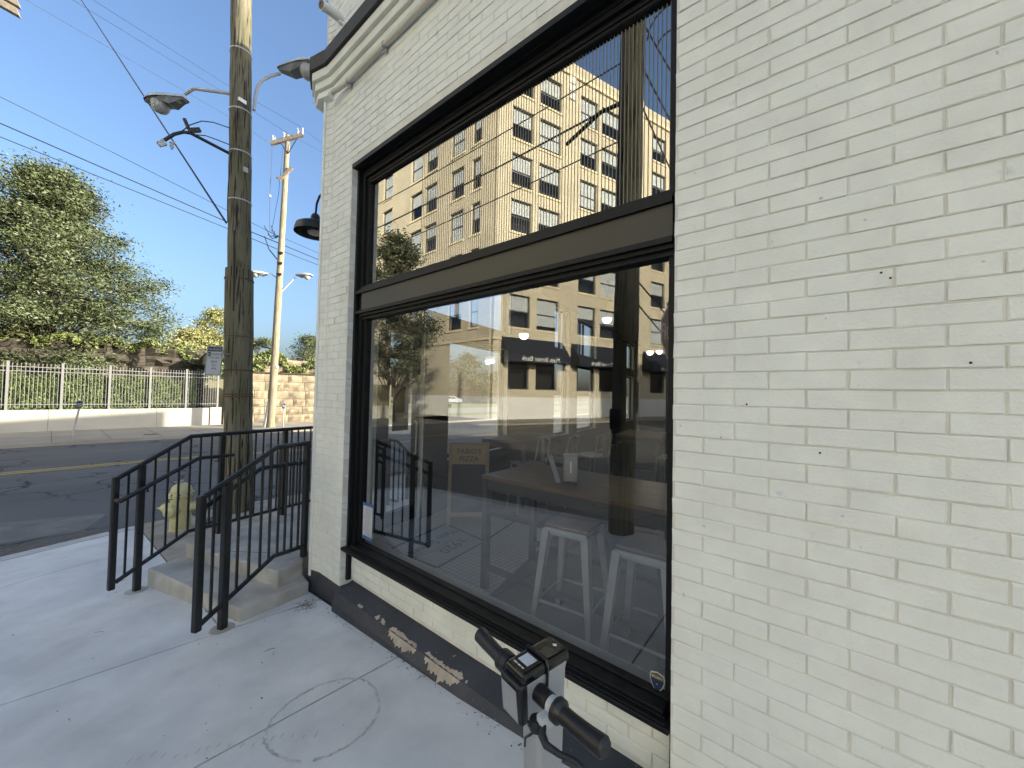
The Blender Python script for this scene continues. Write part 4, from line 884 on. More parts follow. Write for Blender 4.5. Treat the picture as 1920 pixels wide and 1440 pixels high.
P[:, 2] -= .10 * np.maximum(0, np.sin(P[:, 0] * 2.3) + np.sin(P[:, 0] * 5.1)) * (P[:, 2] > 1.9)
b = MB(); leaves(b, P, .075, 1.0, .4); b.build("foliage", HEDGE, hd)["kind"] = "stuff"
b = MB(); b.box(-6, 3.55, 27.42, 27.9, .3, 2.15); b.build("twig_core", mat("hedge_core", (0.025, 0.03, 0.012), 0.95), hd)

# ------------------------------------------------------------------ stone walls
SM = {}
def stone_mesh(l, h, d, rough_, M, seed):
    r_ = np.random.default_rng(seed); nx, nz = 5, 4; V = []; F = []
    for k in range(nz):
        for i in range(nx):
            x, z = -l / 2 + l * i / (nx - 1), -h / 2 + h * k / (nz - 1); edge = i in (0, nx - 1) or k in (0, nz - 1)
            y = 0.035 if edge else -abs(r_.normal(0, rough_)); V.append((x + (r_.normal(0, .008) if edge else r_.normal(0, .04)), y, z + r_.normal(0, .006)))
    for k in range(nz - 1):
        for i in range(nx - 1): F.append((k * nx + i, k * nx + i + 1, (k + 1) * nx + i + 1, (k + 1) * nx + i))
    o = len(V)
    V += [(-l / 2, d, -h / 2), (l / 2, d, -h / 2), (l / 2, d, h / 2), (-l / 2, d, h / 2)]
    F += [tuple([o + 1] + list(range(nx - 1, -1, -1)) + [o])[::-1], (o, o + 3) + tuple(nx * k for k in range(nz - 1, -1, -1)),]
    F += [tuple(range((nz - 1) * nx, nz * nx)) + (o + 2, o + 3), tuple(nx * k + nx - 1 for k in range(nz)) + (o + 2, o + 1)]
    me = bpy.data.meshes.new("stone"); me.from_pydata(V, [], F); me.materials.append(M); return me
def stone_wall(root, A, B, z0, hs, lmin, lmax, M, JM, rough_, th=.6, topcut=None):
    A, B = Vector(A), Vector(B); d = (B - A); L_ = d.length; d.normalize(); nb = Vector((-d.y, d.x, 0))
    if nb.y < 0: nb = -nb
    z = z0; b = MB(); H = sum(hs)
    pa = [A + nb * .035, B + nb * .035, B + nb * th, A + nb * th]
    b.prism([(p.x, p.y, z0) for p in pa], (0, 0, H)); b.build("wall_core", JM, root)
    rz = math.atan2(d.y, d.x); kk = 0
    for h in hs:
        s = -rng.uniform(0, lmin)
        while s < L_ - .1:
            l = rng.uniform(lmin, lmax); a, e = max(0, s), min(L_, s + l); s += l
            if e - a < .15: continue
            me = stone_mesh(e - a - .03, h - .028, .3, rough_, M, int(rng.integers(1 << 30)))
            o = bpy.data.objects.new("stone", me); COL.objects.link(o); o.parent = root
            p = A + d * ((a + e) / 2) - nb * rng.uniform(0, .03); o.location = (p.x - root.location.x, p.y - root.location.y, z + h / 2 - root.location.z); o.rotation_euler = (0, 0, rz)
        z += h
sw = thing("stone_wall", "sunlit buff sandstone block wall beyond the pale far pole", "wall", (5, 26.5, -.33))
stone_wall(sw, (4.9, 27.2, 0), (13.0, 26.0, 0), -.35, [.52, .5, .48, .52, .55, .5], .7, 1.3, STONE, STONEG, .045)
b = MB(); b.prism([(4.88, 27.12, 2.735), (13.05, 25.9, 2.735), (13.1, 26.8, 2.735), (4.95, 27.9, 2.735)], (0, 0, .07)); b.build("ledge", DKSTONE, sw)
stone_wall(sw, (4.9, 27.75, 0), (13.0, 26.55, 0), 2.81, [.45, .42], .8, 1.5, STONE, STONEG, .05)
ab = thing("stone_abutment", "stone abutment behind the fence, colour darkened for the shade of the big tree", "wall", (-2, 30.2, -.4))
stone_wall(ab, (-11, 30.4, 0), (4.55, 30.0, 0), -.4, [.55, .55, .55, .55, .6, .55, .58, .6], .9, 1.9, DKSTONE, mat("abutment_joint", (0.012, 0.011, 0.009), 0.95), .20, th=1.2)
# ivy growing over the walls
def ivy(label, pts, size, M, loc, extra=None):
    t_ = thing("ivy", label, "ivy", loc)
    b = MB(); leaves(b, pts, size, 1.0, .5); b.build("foliage", M, t_)["kind"] = "stuff"
    b = MB(); (extra or (lambda q: None))(b)
    if b.v: b.build("bank_earth", mat("bank_earth", (0.05, 0.05, 0.025), 0.95), t_)
    return t_
n = 15000; x = rng.uniform(4.6, 15, n); base_y = 27.3 - (x - 4.9) * .148
top = 3.75 + .5 * np.sin(x * .9 + 2) * .5 + .045 * (x - 5) + .25 * np.sin(x * 2.7)
u = rng.uniform(0, 1, n) ** .6; hang = np.where(np.sin(x * 3.1) + .6 * np.sin(x * 7.7) > .05, .02, .35)
z = 2.85 + (top - 2.85) * (hang + (1 - hang) * u)
P = np.stack([x, base_y + .25 + .6 * u + rng.normal(0, .12, n), z], 1)
def mound(q):
    for x in np.arange(4.7, 15, .6):
        q.lathe([(.75, 0), (.7, .4), (.45, .72 + .15 * math.sin(x * 2.7)), (.05, .8)], (x, 28.6 - (x - 4.9) * .148, 3.1), n=9)
ivy("sunlit green creeper draped over the top of the buff stone wall", P, .12, IVY, (9, 27, 2.8), mound)
n = 9000; x = rng.uniform(-4, 4.75, n); u = rng.uniform(0, 1, n)
z = 4.05 + .18 * np.sin(x * 4) + rng.normal(0, .10, n) - (u < .42) * rng.uniform(0, 3.4, n) * np.clip((x - 3.2) / 1.3, 0, 1)
P = np.stack([x, 30.0 + rng.normal(0, .1, n) + (u >= .42) * rng.uniform(0, 1.0, n), z], 1)
ivy("green creeper along the top and right end of the dark stone abutment", P, .11, IVY, (3, 30, 4))

# ------------------------------------------------------------------ trees
def tree(name, label, base, h, prof, ncl, nleaf, size, M, sig=.5, cat="tree", group=None, trunk_r=.22, th0=.25, bark=BARK, lean=(0, 0), flat=.6, branch_r=.05, fill=.55):
    """prof: (height fraction, radius) outline of the crown"""
    t_ = thing(name, label, cat, base, group); B = Vector(base)
    hs, rs = [p[0] for p in prof], [p[1] for p in prof]
    b = MB(); T = [B + Vector((lean[0] * k + .12 * math.sin(k * 7), lean[1] * k + .1 * math.cos(k * 5), h * .9 * k)) for k in np.linspace(0, 1, 9)]
    b.tube([tuple(p) for p in T], [trunk_r * (1 - .88 * k) for k in np.linspace(0, 1, 9)], 9)
    pts = []
    for i in range(ncl):
        u = rng.uniform(0, 1); f = hs[0] + (hs[-1] - hs[0]) * u; r_ = np.interp(f, hs, rs) * (fill + (1 - fill) * rng.uniform(0, 1)) * (1 if rng.random() < .72 else rng.uniform(.2, .7))
        a = rng.uniform(0, 2 * math.pi); c = B + Vector((lean[0] * f + r_ * math.cos(a), lean[1] * f + r_ * math.sin(a), h * f))
        k = max(.1, min(.86, f - .16 - .05 * r_ / max(rs) + rng.normal(0, .03))); j = min(7, int(k / .9 * 8)); s0 = T[j].lerp(T[j + 1], k / .9 * 8 - j) if k < .9 else T[8]
        mid = s0.lerp(c, .55) + Vector((0, 0, .10 * (c - s0).length)) + Vector(rng.normal(0, .15, 3))
        b.tube([tuple(s0), tuple(s0.lerp(mid, .5) + Vector(rng.normal(0, .06, 3))), tuple(mid), tuple(c)], [branch_r * (1.3 - f), branch_r * .8 * (1.3 - f), branch_r * .5, .008], 5, cap=False)
        m_ = int(nleaf / ncl * rng.uniform(.5, 1.5)); L_ = rng.normal(0, 1, (m_, 3)) * np.array([sig, sig, sig * .55]) * rng.uniform(.6, 1.25)
        pts.append(np.array(c) + L_)
        for q in range(2):
            e = c + Vector(rng.normal(0, sig * .9, 3)); b.tube([tuple(mid), tuple(mid.lerp(e, .6)), tuple(e)], [branch_r * .35, branch_r * .2, .005], 4, cap=False)
    b.build("trunk", bark, t_, smooth=True)
    b = MB(); leaves(b, np.concatenate(pts), size, flat, .3); b.build("crown", M, t_)
    return t_
tree("broadleaf_tree", "big tapering green tree towering behind the steel fence", (-1.9, 32.6, -.4), 13.9,
     [(.20, 5.2), (.30, 6.1), (.42, 6.0), (.52, 5.5), (.62, 5.0), (.72, 4.0), (.80, 2.7), (.90, 1.5), (.985, .4)], 420, 135000, .078, LEAF, sig=.50, trunk_r=.3, fill=.30)
tree("broadleaf_tree", "second green tree cut off by the left edge, beside the big tree", (-7.6, 33.5, -.4), 10.8,
     [(.22, 3.6), (.4, 4.2), (.6, 3.6), (.8, 2.4), (.97, .6)], 140, 36000, .08, LEAF, sig=.45, trunk_r=.25)
tree("pale_tree", "small pale yellowish tree rising over the creeper left of the near pole", (8.6, 46, 2.5), 7.0,
     [(.45, 2.0), (.6, 2.4), (.8, 1.6), (.97, .5)], 60, 9000, .10, LEAFB, sig=.42, trunk_r=.16)
tree("pale_tree", "low pale tree crown half hidden by the big tree behind the abutment", (6.4, 45, 2.5), 4.6,
     [(.5, 1.7), (.7, 1.9), (.95, .6)], 34, 5000, .10, LEAFB, sig=.4, trunk_r=.14)
tree("small_tree", "small dark flat topped tree above the creeper between the two poles", (11.9, 45, 2.6), 4.3,
     [(.8, 1.1), (.9, 1.5), (.97, 1.0)], 20, 2600, .10, LEAF, sig=.3, trunk_r=.1)
tree("small_tree", "small green tree above the wall next to the brick corner", (16.9, 45, 2.6), 5.2,
     [(.5, 1.5), (.75, 1.8), (.97, .8)], 36, 5000, .10, LEAF, sig=.4, trunk_r=.12)
b = MB(); b.box(-30, 20, 33.5, 60, -.6, 2.4); S(b.build("rail_embankment", DIRT))
n = 9000; x = rng.uniform(-10, 19, n); y = rng.uniform(33, 37, n); P = np.stack([x, y, 2.35 + np.abs(rng.normal(0, .45, n)) + .5 * (y - 33) * .4 + .3 * np.sin(x)], 1)
b = MB(); leaves(b, P, .13, 1.0, .5); o = b.build("undergrowth", IVY, loc=(4, 35, 2)); o["kind"] = "stuff"; tag(o, "green undergrowth along the embankment top behind the stone walls", "undergrowth")

# ------------------------------------------------------------------ fittings on the building
gl = thing("gooseneck_lamp", "black gooseneck barn lamp sticking out past the brick corner", "wall lamp", (.17, 3.88, 3.6))
GC = v3(.185, 4.31, 3.51)
b = MB(); b.lathe([(.205, -.065), (.20, -.03), (.185, .02), (.15, .04), (.06, .062), (.05, .075), (.048, .12), (.03, .15), (.02, .155)], tuple(GC), n=28, cap=False); b.lathe([(.20, -.066), (.18, .012), (.05, .05)], tuple(GC), n=28, cap=False); b.build("shade", mat("black_lamp_enamel", (0.010, 0.010, 0.011), 0.4), gl, smooth=True)
b = MB(); b.tube([tuple(GC + v3(0, 0, .15)), tuple(GC + v3(.0, -.02, .26)), tuple(GC + v3(.0, -.08, .32)), tuple(GC + v3(.0, -.17, .335)), tuple(GC + v3(-.0, -.27, .30)), tuple(GC + v3(-.0, -.38, .22)), tuple(GC + v3(-.005, -.45, .16))], .011, 8); b.build("neck", BLACK, gl, smooth=True)
b = MB(); b.lathe([(.03, .06), (.035, .02), (.075, -.03), (.07, -.045), (.0, -.05)], tuple(GC + v3(0, 0, -.02)), n=16); b.build("bulb", mat("unlit_bulb", (.35, .34, .31), .3), gl, smooth=True)
sc_ = thing("security_camera", "white bullet security camera with black face above the cornice", "camera", (-.01, 3.36, 5.02))
c0 = v3(-.045, 3.33, 5.03)
b = MB(); b.lathe([(.055, 0), (.05, .03), (.035, .045)], (0.0, 3.33, 5.0), (-1, 0, 0), 14); b.tube([(-.04, 3.33, 5.0), (-.07, 3.335, 5.0), (-.085, 3.36, 5.03)], .018, 8); b.build("mount", WHITE, sc_, smooth=True)
cd_ = v3(-.80, -.12, -.16).normalized(); c1_ = v3(-.06, 3.34, 5.045)
b = MB(); b.lathe([(.03, -.02), (.037, 0), (.037, .16), (.041, .165), (.041, .185), (.037, .186)], tuple(c1_), cd_, 18); b.build("body", WHITE, sc_, smooth=True)
b = MB(); b.lathe([(.036, .1865), (.036, .188), (.014, .189), (.013, .182)], tuple(c1_), cd_, 18); b.build("lens", BLACKP, sc_)
cp = thing("conduit_pipe", "thin cream conduit pipe running along under the cornice", "pipe", (-.05, 3.3, 4.44))
b = MB(); b.tube([(-.03, -3, 4.435), (-.03, 3.26, 4.435), (-.05, 3.36, 4.425), (-.075, 3.43, 4.41)], .021, 10); b.build("tube", mat("cream_conduit", (.55, .53, .45), .4), cp, smooth=True)
for y in (3.22, 2.66, 1.9, .8): 
    b = MB(); b.lathe([(.026, -.012), (.026, .012)], (-.03, y, 4.435), (0, 1, 0), 10); b.obox((-.012, y, 4.40), (1, 0, 0), (0, 1, 0), (0, 0, 1), .014, .012, .02); b.build("clip", GALV, cp)
b = MB(); b.obox((-.085, 3.50, 4.395), (-.3, 1, 0), (1, .3, 0), (0, 0, 1), .045, .035, .022); bev(b.build("junction_box", CREAM, cp), .006)
b = MB(); b.lathe([(.004, 0), (.004, .012)], (-.02, 3.66, 1.98), (-1, 0, 0), 6); b.tube([(-.03, 3.655, 1.98), (-.045, 3.655, 1.97), (-.045, 3.655, 1.95), (-.035, 3.655, 1.94)], .004, 5)
tag(b.build("wall_hook", CREAM, loc=(-.02, 3.66, 1.98)), "tiny painted hook on the narrow brick corner strip", "hook")

# ------------------------------------------------------------------ kick scooter
KX, KY = -0.818, 0.566
kz = zg(KX, KY)
ks = thing("kick_scooter", "grey electric kick scooter with black grips parked against the shop front", "scooter", (KX, KY, kz))
fx = v3(-.977, .212, 0).normalized(); fy = v3(-fx.y, fx.x, 0)      # forward (to the street), left
fy = -fy
TZ = 1.095
def kp(a, b_, z): q = v3(KX, KY, 0) + fx * a + fy * b_; return (q.x, q.y, z)
b = MB(); q = [(-.088, -.036), (.058, -.036), (.058, .036), (-.088, .036)]
hb = MB(); hb.add([kp(a, c_, TZ - .10) for a, c_ in ((-.062, -.033), (.058, -.033), (.058, .033), (-.062, .033))] + [kp(a, c_, TZ - .012 + (.006 if a < 0 else 0)) for a, c_ in q],
                  [(0, 1, 2, 3), (7, 6, 5, 4), (0, 4, 5, 1), (1, 5, 6, 2), (2, 6, 7, 3), (3, 7, 4, 0)])
bev(hb.build("head_box", SILV, ks), .008, 3)
b = MB(); q2 = [(-.092, -.038), (.062, -.038), (.062, .038), (-.092, .038)]
b.add([kp(a, c_, TZ - .02 + (.005 if a < 0 else 0)) for a, c_ in q2] + [kp(a, c_ * .95, TZ + .008 + (.006 if a < 0 else 0)) for a, c_ in q2], [(3, 2, 1, 0), (4, 5, 6, 7), (0, 1, 5, 4), (1, 2, 6, 5), (2, 3, 7, 6), (3, 0, 4, 7)])
top_ = bev(b.build("top_cover", GLOSSB, ks), .009, 3)
b = MB(); b.add([kp(.040, -.0375, TZ - .107), kp(.066, -.0375, TZ - .107), kp(.066, .0375, TZ - .107), kp(.040, .0375, TZ - .107), kp(.046, -.0385, TZ - .012), kp(.074, -.0385, TZ - .012), kp(.074, .0385, TZ - .012), kp(.046, .0385, TZ - .012)],
                [(3, 2, 1, 0), (4, 5, 6, 7), (0, 1, 5, 4), (1, 2, 6, 5), (2, 3, 7, 6), (3, 0, 4, 7)]); bev(b.build("front_bezel", BLACKP, ks), .008, 3)
b = MB(); b.add([kp(.0668, -.028, TZ - .098), kp(.0668, .028, TZ - .098), kp(.0752, .028, TZ - .024), kp(.0752, -.028, TZ - .024), kp(.0673, -.028, TZ - .098), kp(.0673, .028, TZ - .098), kp(.0757, .028, TZ - .024), kp(.0757, -.028, TZ - .024)], [(0, 1, 2, 3), (7, 6, 5, 4), (0, 4, 5, 1), (1, 5, 6, 2), (2, 6, 7, 3), (3, 7, 4, 0)]); b.build("front_panel", SILV, ks)
def topz(a): return TZ + .0088 + (.006 * (.062 - a) / .154)
def tquad(a0, a1, c0_, c1_, e=0.0): return [kp(a0, c0_, topz(a0) + e), kp(a1, c0_, topz(a1) + e), kp(a1, c1_, topz(a1) + e), kp(a0, c1_, topz(a0) + e)]
b = MB(); b.quad(*tquad(-.052, -.022, -.028, .006, .0004)); b.build("display", mat("dim_display", (.05, .05, .045), .15), top_)
b = MB(); b.quad(*tquad(.002, .034, -.018, .018, .0005)); lab = b.build("label_plate", mat("label_white", (.60, .62, .64), .5), top_)
b = MB()
for c0_, c1_ in ((-.018, -.009), (-.007, .004), (.006, .019)): b.quad(*tquad(.043, .0465, c0_, c1_, .0005))
b.build("small_print", WHITE, top_)["kind"] = "stuff"
b = MB(); b.add([kp(-.076, -.004, topz(-.076) + .0006), kp(-.070, .004, topz(-.07) + .0006), kp(-.064, -.004, topz(-.064) + .0006), kp(-.070, -.012, topz(-.07) + .0006)], [(0, 1, 2, 3)]); b.build("diamond_mark", WHITE, top_)
b = MB(); P = [kp(-.012, -.0395, TZ - .125), kp(-.012, -.0395, TZ + .006), kp(-.012, -.035, TZ + .0155), kp(-.012, .035, TZ + .0155), kp(-.012, .0395, TZ + .006), kp(-.012, .0395, TZ - .125)]; b.tube(P, .0035, 6); b.build("cable_tie", BLACKP, ks)
# stem
b = MB(); sv = []
for a0_, a1_, w_, z in ((-.088, .012, .032, TZ - .02), (-.082, .004, .030, TZ - .3), (-.052, .030, .028, .60), (-.01, .06, .028, kz + .16)):
    sv += [kp(a0_, -w_, z), kp(a1_, -w_, z), kp(a1_, w_, z), kp(a0_, w_, z)]
b.add(sv, [(i * 4 + j, i * 4 + (j + 1) % 4, (i + 1) * 4 + (j + 1) % 4, (i + 1) * 4 + j) for i in range(3) for j in range(4)] + [(12, 13, 14, 15)]); bev(b.build("stem", SILV, ks), .012, 3)
# bar
BZ = TZ - .048
bar0 = .012
def hp(bb, a=0.0, dz=0.0): return kp(bar0 + a, bb, BZ + dz)
b = MB(); b.tube([hp(-.215), hp(-.08), hp(.08), hp(.21)], .0125, 12); b.build("handlebar", DARKM, ks, smooth=True)
def grip(sgn, far):
    q = MB(); s0, s1 = .096, .222
    path = [(s0 - .002, .0), (s0, .0), (s0 + .012, .0), (s0 + .02, .0), (s0 + .05, -.001), (s0 + .09, -.003), (s1, -.006), (s1 + .005, -.006)]
    rr = [.019, .0265, .0265, .0185, .0185, .0195, .021, .017]
    q.tube([hp(sgn * s, a, -a * .5) for s, a in path], rr, 18); return q.build("grip", BLACKP, ks, smooth=True)
grip(-1, 0); grip(1, 1)
b = MB(); b.tube([hp(-.034), hp(-.074)], .0205, 18); b.build("bar_collar", BLACKP, ks, smooth=True)
b = MB(); b.tube([hp(.036), hp(.072)], .023, 18); b.build("bar_collar", BLACKP, ks, smooth=True)
b = MB(); b.tube([hp(.072), hp(.094)], .027, 18); b.build("throttle", BLACKP, ks, smooth=True)
# bell / brake clamp and lever on the nearer side
b = MB(); b.tube([hp(-.076), hp(-.094)], .0185, 16); b.obox(hp(-.085, .022, -.02), fx, fy, (0, 0, 1), .02, .009, .016); b.build("brake_clamp", LAMPG, ks, smooth=False)
b = MB(); b.lathe([(.017, -.012), (.019, 0), (.016, .010), (.008, .013)], hp(-.070, .036, -.030), (0, 0, 1), 14); b.tube([hp(-.066, .04, -.028), hp(-.06, .055, -.03)], .006, 8); b.build("bell", BLACKP, ks, smooth=True)
b = MB(); b.tube([hp(-.088, .034, -.024), hp(-.098, .046, -.032), hp(-.118, .052, -.036), hp(-.15, .046, -.034), hp(-.185, .034, -.03), hp(-.205, .034, -.03)], [.008, .009, .008, .0065, .006, .006], 10); b.build("brake_lever", DARKM, ks, smooth=True)
b = MB(); b.tube([hp(-.078, .03, -.035), hp(-.058, .045, -.06), hp(-.03, .035, -.09), hp(-.012, .02, -.13)], .003, 6); b.build("brake_cable", BLACKP, ks, smooth=True)
# deck and wheels (below the picture)
b = MB(); q = [(-.60, -.07), (-.04, -.07), (-.04, .07), (-.60, .07)]; b.prism([kp(a, c_, kz + .10) for a, c_ in q], (0, 0, .055)); bev(b.build("deck", DARKM, ks), .01)
for a in (.07, -.66):
    b = MB(); b.lathe([(.06, -.022), (.098, -.022), (.105, -.012), (.105, .012), (.098, .022), (.06, .022)], kp(a, 0, kz + .105), fy, 24); wh = b.build("wheel", TYRE, ks, smooth=True)
    b = MB(); b.lathe([(.058, -.018), (.058, .018)], kp(a, 0, kz + .105), fy, 16); b.build("hub", GALV, wh)
b = MB(); b.tube([kp(.07, -.035, kz + .105), kp(.045, -.035, kz + .24), kp(.045, .035, kz + .24), kp(.07, .035, kz + .105)], .012, 8); b.tube([kp(-.66, -.035, kz + .105), kp(-.56, -.035, kz + .13)], .012, 8); b.build("fork", SILV, ks)

# ------------------------------------------------------------------ interior of the shop
FZ = 0.2
b = MB(); b.add([(.31, 1.95, FZ + .004), (2.1, 2.38, FZ + .004), (1.95, 4.14, FZ + .004), (.32, 3.78, FZ + .004)], [(0, 1, 2, 3)])
tile_m = brick_mat("mosaic_tile", (0.42, 0.42, 0.40), (0.39, 0.39, 0.375), (0.16, 0.16, 0.155), 1.0, 0.05, 0.05)
nt2 = tile_m.node_tree
for n_ in nt2.nodes:
    if n_.type == 'TEX_BRICK':
        n_.offset = 0.0; n_.inputs["Mortar Size"].default_value = .004
        tcn = [q for q in nt2.nodes if q.type == 'TEX_COORD'][0]; nt2.links.new(tcn.outputs["Object"], n_.inputs["Vector"])
tf = b.build("mosaic_floor", tile_m, bld)
b = MB()
bc = [(.58, 3.33), (1.44, 3.50), (1.36, 2.79), (.64, 2.68)]
for (xa, ya), (xb, yb) in zip(bc, bc[1:] + bc[:1]):
    d = Vector((xb - xa, yb - ya, 0)).normalized(); n = Vector((-d.y, d.x, 0)) * .014; b.quad((xa - n.x, ya - n.y, FZ + .0065), (xb - n.x, yb - n.y, FZ + .0065), (xb + n.x, yb + n.y, FZ + .0065), (xa + n.x, ya + n.y, FZ + .0065))
b.quad((1.36, 2.78, FZ + .006), (2.05, 2.95, FZ + .006), (2.05, 2.975, FZ + .006), (1.36, 2.805, FZ + .006)); b.build("mosaic_border", BLACKT, tf)
tr = v3(-.97, -.24, 0).normalized(); tu = v3(-tr.y, tr.x, 0)
text("lettering", "1920", .17, (1.05, 3.0, FZ + .0062), tr, tu, BLACKT, tf, .0006, xscale=1.15)
text("lettering", "Main Street", .165, (1.0, 3.22, FZ + .0062), tr, tu, BLACKT, tf, .0006, xscale=.95)
bm = MB(); bm.add([(2.44, 4.02, FZ + .004), (2.62, 3.72, FZ + .004), (2.53, 3.0, FZ + .004), (2.2, 2.8, FZ + .004), (2.1, 3.9, FZ + .004)], [(0, 1, 2, 3, 4)]); bm.f = []; bm.v = []
bm.prism([(2.12, 3.95, FZ + .002), (2.55, 3.95, FZ + .002), (2.62, 2.78, FZ + .002), (2.2, 2.70, FZ + .002)], (0, 0, .012)); tag(bm.build("door_mat", MATB, loc=(2.3, 3.4, FZ)), "long brown coir mat lying on the shop floor beyond the table", "door mat")
# dining table at the window
def table(label, c, hx, hy, yaw, top_z, group="wood topped tables in the shop"):
    t_ = thing("dining_table", label, "table", (c[0], c[1], FZ), group)
    ax = v3(math.cos(yaw), math.sin(yaw), 0); ay = v3(-ax.y, ax.x, 0); C_ = v3(c[0], c[1], 0)
    b = MB(); b.obox(tuple(C_ + v3(0, 0, top_z - .014)), ax, ay, (0, 0, 1), hx, hy, .014); b.build("tabletop", TABLEW, t_)
    b = MB()
    for s in (-1, 1):
        b.obox(tuple(C_ + ax * s * (hx - .03) + v3(0, 0, top_z - .07)), ax, ay, (0, 0, 1), .022, hy - .005, .04); b.obox(tuple(C_ + ay * s * (hy - .03) + v3(0, 0, top_z - .07)), ax, ay, (0, 0, 1), hx - .054, .022, .04)
        b.obox(tuple(C_ + ax * s * (hx - .03) + v3(0, 0, FZ + .17)), ax, ay, (0, 0, 1), .018, hy - .058, .018)
    b.build("frame", DARKM, t_)
    for sx in (-1, 1):
        for sy in (-1, 1):
            b = MB(); b.obox(tuple(C_ + ax * sx * (hx - .03) + ay * sy * (hy - .03) + v3(0, 0, (top_z - .03 + FZ) / 2)), ax, ay, (0, 0, 1), .026, .026, (top_z - .03 - FZ) / 2); b.build("leg", DARKM, t_)
table("tall wood topped table just inside the window with the napkin dispenser on it", (1.02, 1.45), .36, .72, .03, 1.10)
table("tall dark table deeper inside the shop near the front windows", (3.1, 4.0 - .35), .62, .36, .17, 1.10)
def stool(label, x, y, yaw, h=.70):
    t_ = thing("bar_stool", label, "stool", (x, y, FZ), "steel bar stools at the window table")
    z1 = FZ + h; ax = v3(math.cos(yaw), math.sin(yaw), 0); ay = v3(-ax.y, ax.x, 0); C_ = v3(x, y, 0)
    b = MB(); b.obox(tuple(C_ + v3(0, 0, z1 - .012)), ax, ay, (0, 0, 1), .15, .15, .014); bev(b.build("seat", mat("stool_seat_wood", (.10, .06, .03), .5), t_), .02, 3)
    b = MB(); b.obox(tuple(C_ + v3(0, 0, z1 - .05)), ax, ay, (0, 0, 1), .152, .152, .024); bev(b.build("seat_apron", STOOL, t_), .015, 2)
    for sx in (-1, 1):
        for sy in (-1, 1):
            b = MB(); a = C_ + ax * sx * .135 + ay * sy * .135 + v3(0, 0, z1 - .04); e = C_ + ax * sx * .20 + ay * sy * .20 + v3(0, 0, FZ); b.tube([tuple(a), tuple(e)], [.036, .024], 4); b.build("leg", STOOL, t_)
    b = MB(); k = .18; cs = [C_ + ax * sx * k + ay * sy * k + v3(0, 0, FZ + .2) for sx, sy in ((-1, -1), (1, -1), (1, 1), (-1, 1), (-1, -1))]; b.tube([tuple(p) for p in cs], .009, 6); b.build("footrest", STOOL, t_)
stool("steel bar stool with wooden seat, the one nearer the mosaic floor", .70, 1.34, .12); stool("steel bar stool with wooden seat, cut off by the right window edge", .66, .82, .05)
nd = thing("napkin_dispenser", "chrome napkin dispenser standing on the window table", "napkin dispenser", (.90, 1.50, 1.10))
nx = v3(-.82, -.57, 0).normalized(); ny = v3(-nx.y, nx.x, 0); NC = v3(.90, 1.50, 0)
b = MB(); b.obox(tuple(NC + v3(0, 0, 1.215)), nx, ny, (0, 0, 1), .06, .052, .095); bev(b.build("case", STOOL, nd), .006)
b = MB(); b.obox(tuple(NC + nx * .0605 + v3(0, 0, 1.215)), nx, ny, (0, 0, 1), .003, .04, .08); b.build("face_plate", mat("dull_steel", (.30, .30, .29), .45, metal=.6), nd)
b = MB(); b.obox(tuple(NC + nx * .064 + v3(0, 0, 1.225)), nx, ny, (0, 0, 1), .004, .005, .04); b.build("napkin_slot", WHITE, nd)
b = MB(); b.obox(tuple(NC + v3(0, 0, 1.11)), nx, ny, (0, 0, 1), .05, .045, .01); b.build("foot", DARKM, nd)
mc = thing("menu_cards", "pale folded menu cards leaning behind the napkin dispenser", "menu", (.93, 1.38, 1.10))
for k in range(3):
    b = MB(); q = NC - nx * .01 - ny * (.075 + .012 * k); b.obox(tuple(q + v3(0, 0, 1.20)), nx, ny, (0, 0, 1), .05, .003, .098); a = b.build("card", PAPER, mc)
    for vtx in a.data.vertices: vtx.co += Vector((-ny.x, -ny.y, 0)) * (vtx.co.z) * .33
so_ = thing("wall_socket_box", "small white socket box under the window table", "socket", (1.36, 1.2, .93))
b = MB(); b.obox((1.36, 1.2, .95), nx, ny, (0, 0, 1), .01, .05, .035); b.build("plate", PAPER, so_)
# sandwich board
sb = thing("sandwich_board", "tan framed sandwich board with a black chalkboard and pizza shop name", "sign board", (1.68, 3.38, FZ))
bn = v3(-.74, -.67, 0).normalized(); bx = v3(0, 0, 1).cross(bn); BC = v3(1.68, 3.38, FZ)
def bp(a, h_, off=0.0): q = BC + bx * a + v3(0, 0, h_) + bn * (.15 - .12 * h_ + off); return (q.x, q.y, q.z)
def bquad(mb, a0_, a1_, h0_, h1_, off, th): mb.add([bp(a0_, h0_, off), bp(a1_, h0_, off), bp(a1_, h1_, off), bp(a0_, h1_, off), bp(a0_, h0_, off - th), bp(a1_, h0_, off - th), bp(a1_, h1_, off - th), bp(a0_, h1_, off - th)], [(0, 1, 2, 3), (7, 6, 5, 4), (0, 4, 5, 1), (1, 5, 6, 2), (2, 6, 7, 3), (3, 7, 4, 0)])
b = MB()
bquad(b, -.24, -.20, 0, .96, 0, .03); bquad(b, .20, .24, 0, .96, 0, .03); bquad(b, -.20, .20, .10, .15, -.002, .026); bquad(b, -.20, .20, .92, .96, -.002, .026); b.build("frame", TANB, sb)
b = MB(); bquad(b, -.199, .199, .70, .919, -.006, .01); b.build("header_board", mat("header_tan", (.36, .27, .14), .6), sb)
b = MB(); bquad(b, -.199, .199, .151, .699, -.006, .01); b.build("chalkboard", CHALK, sb)
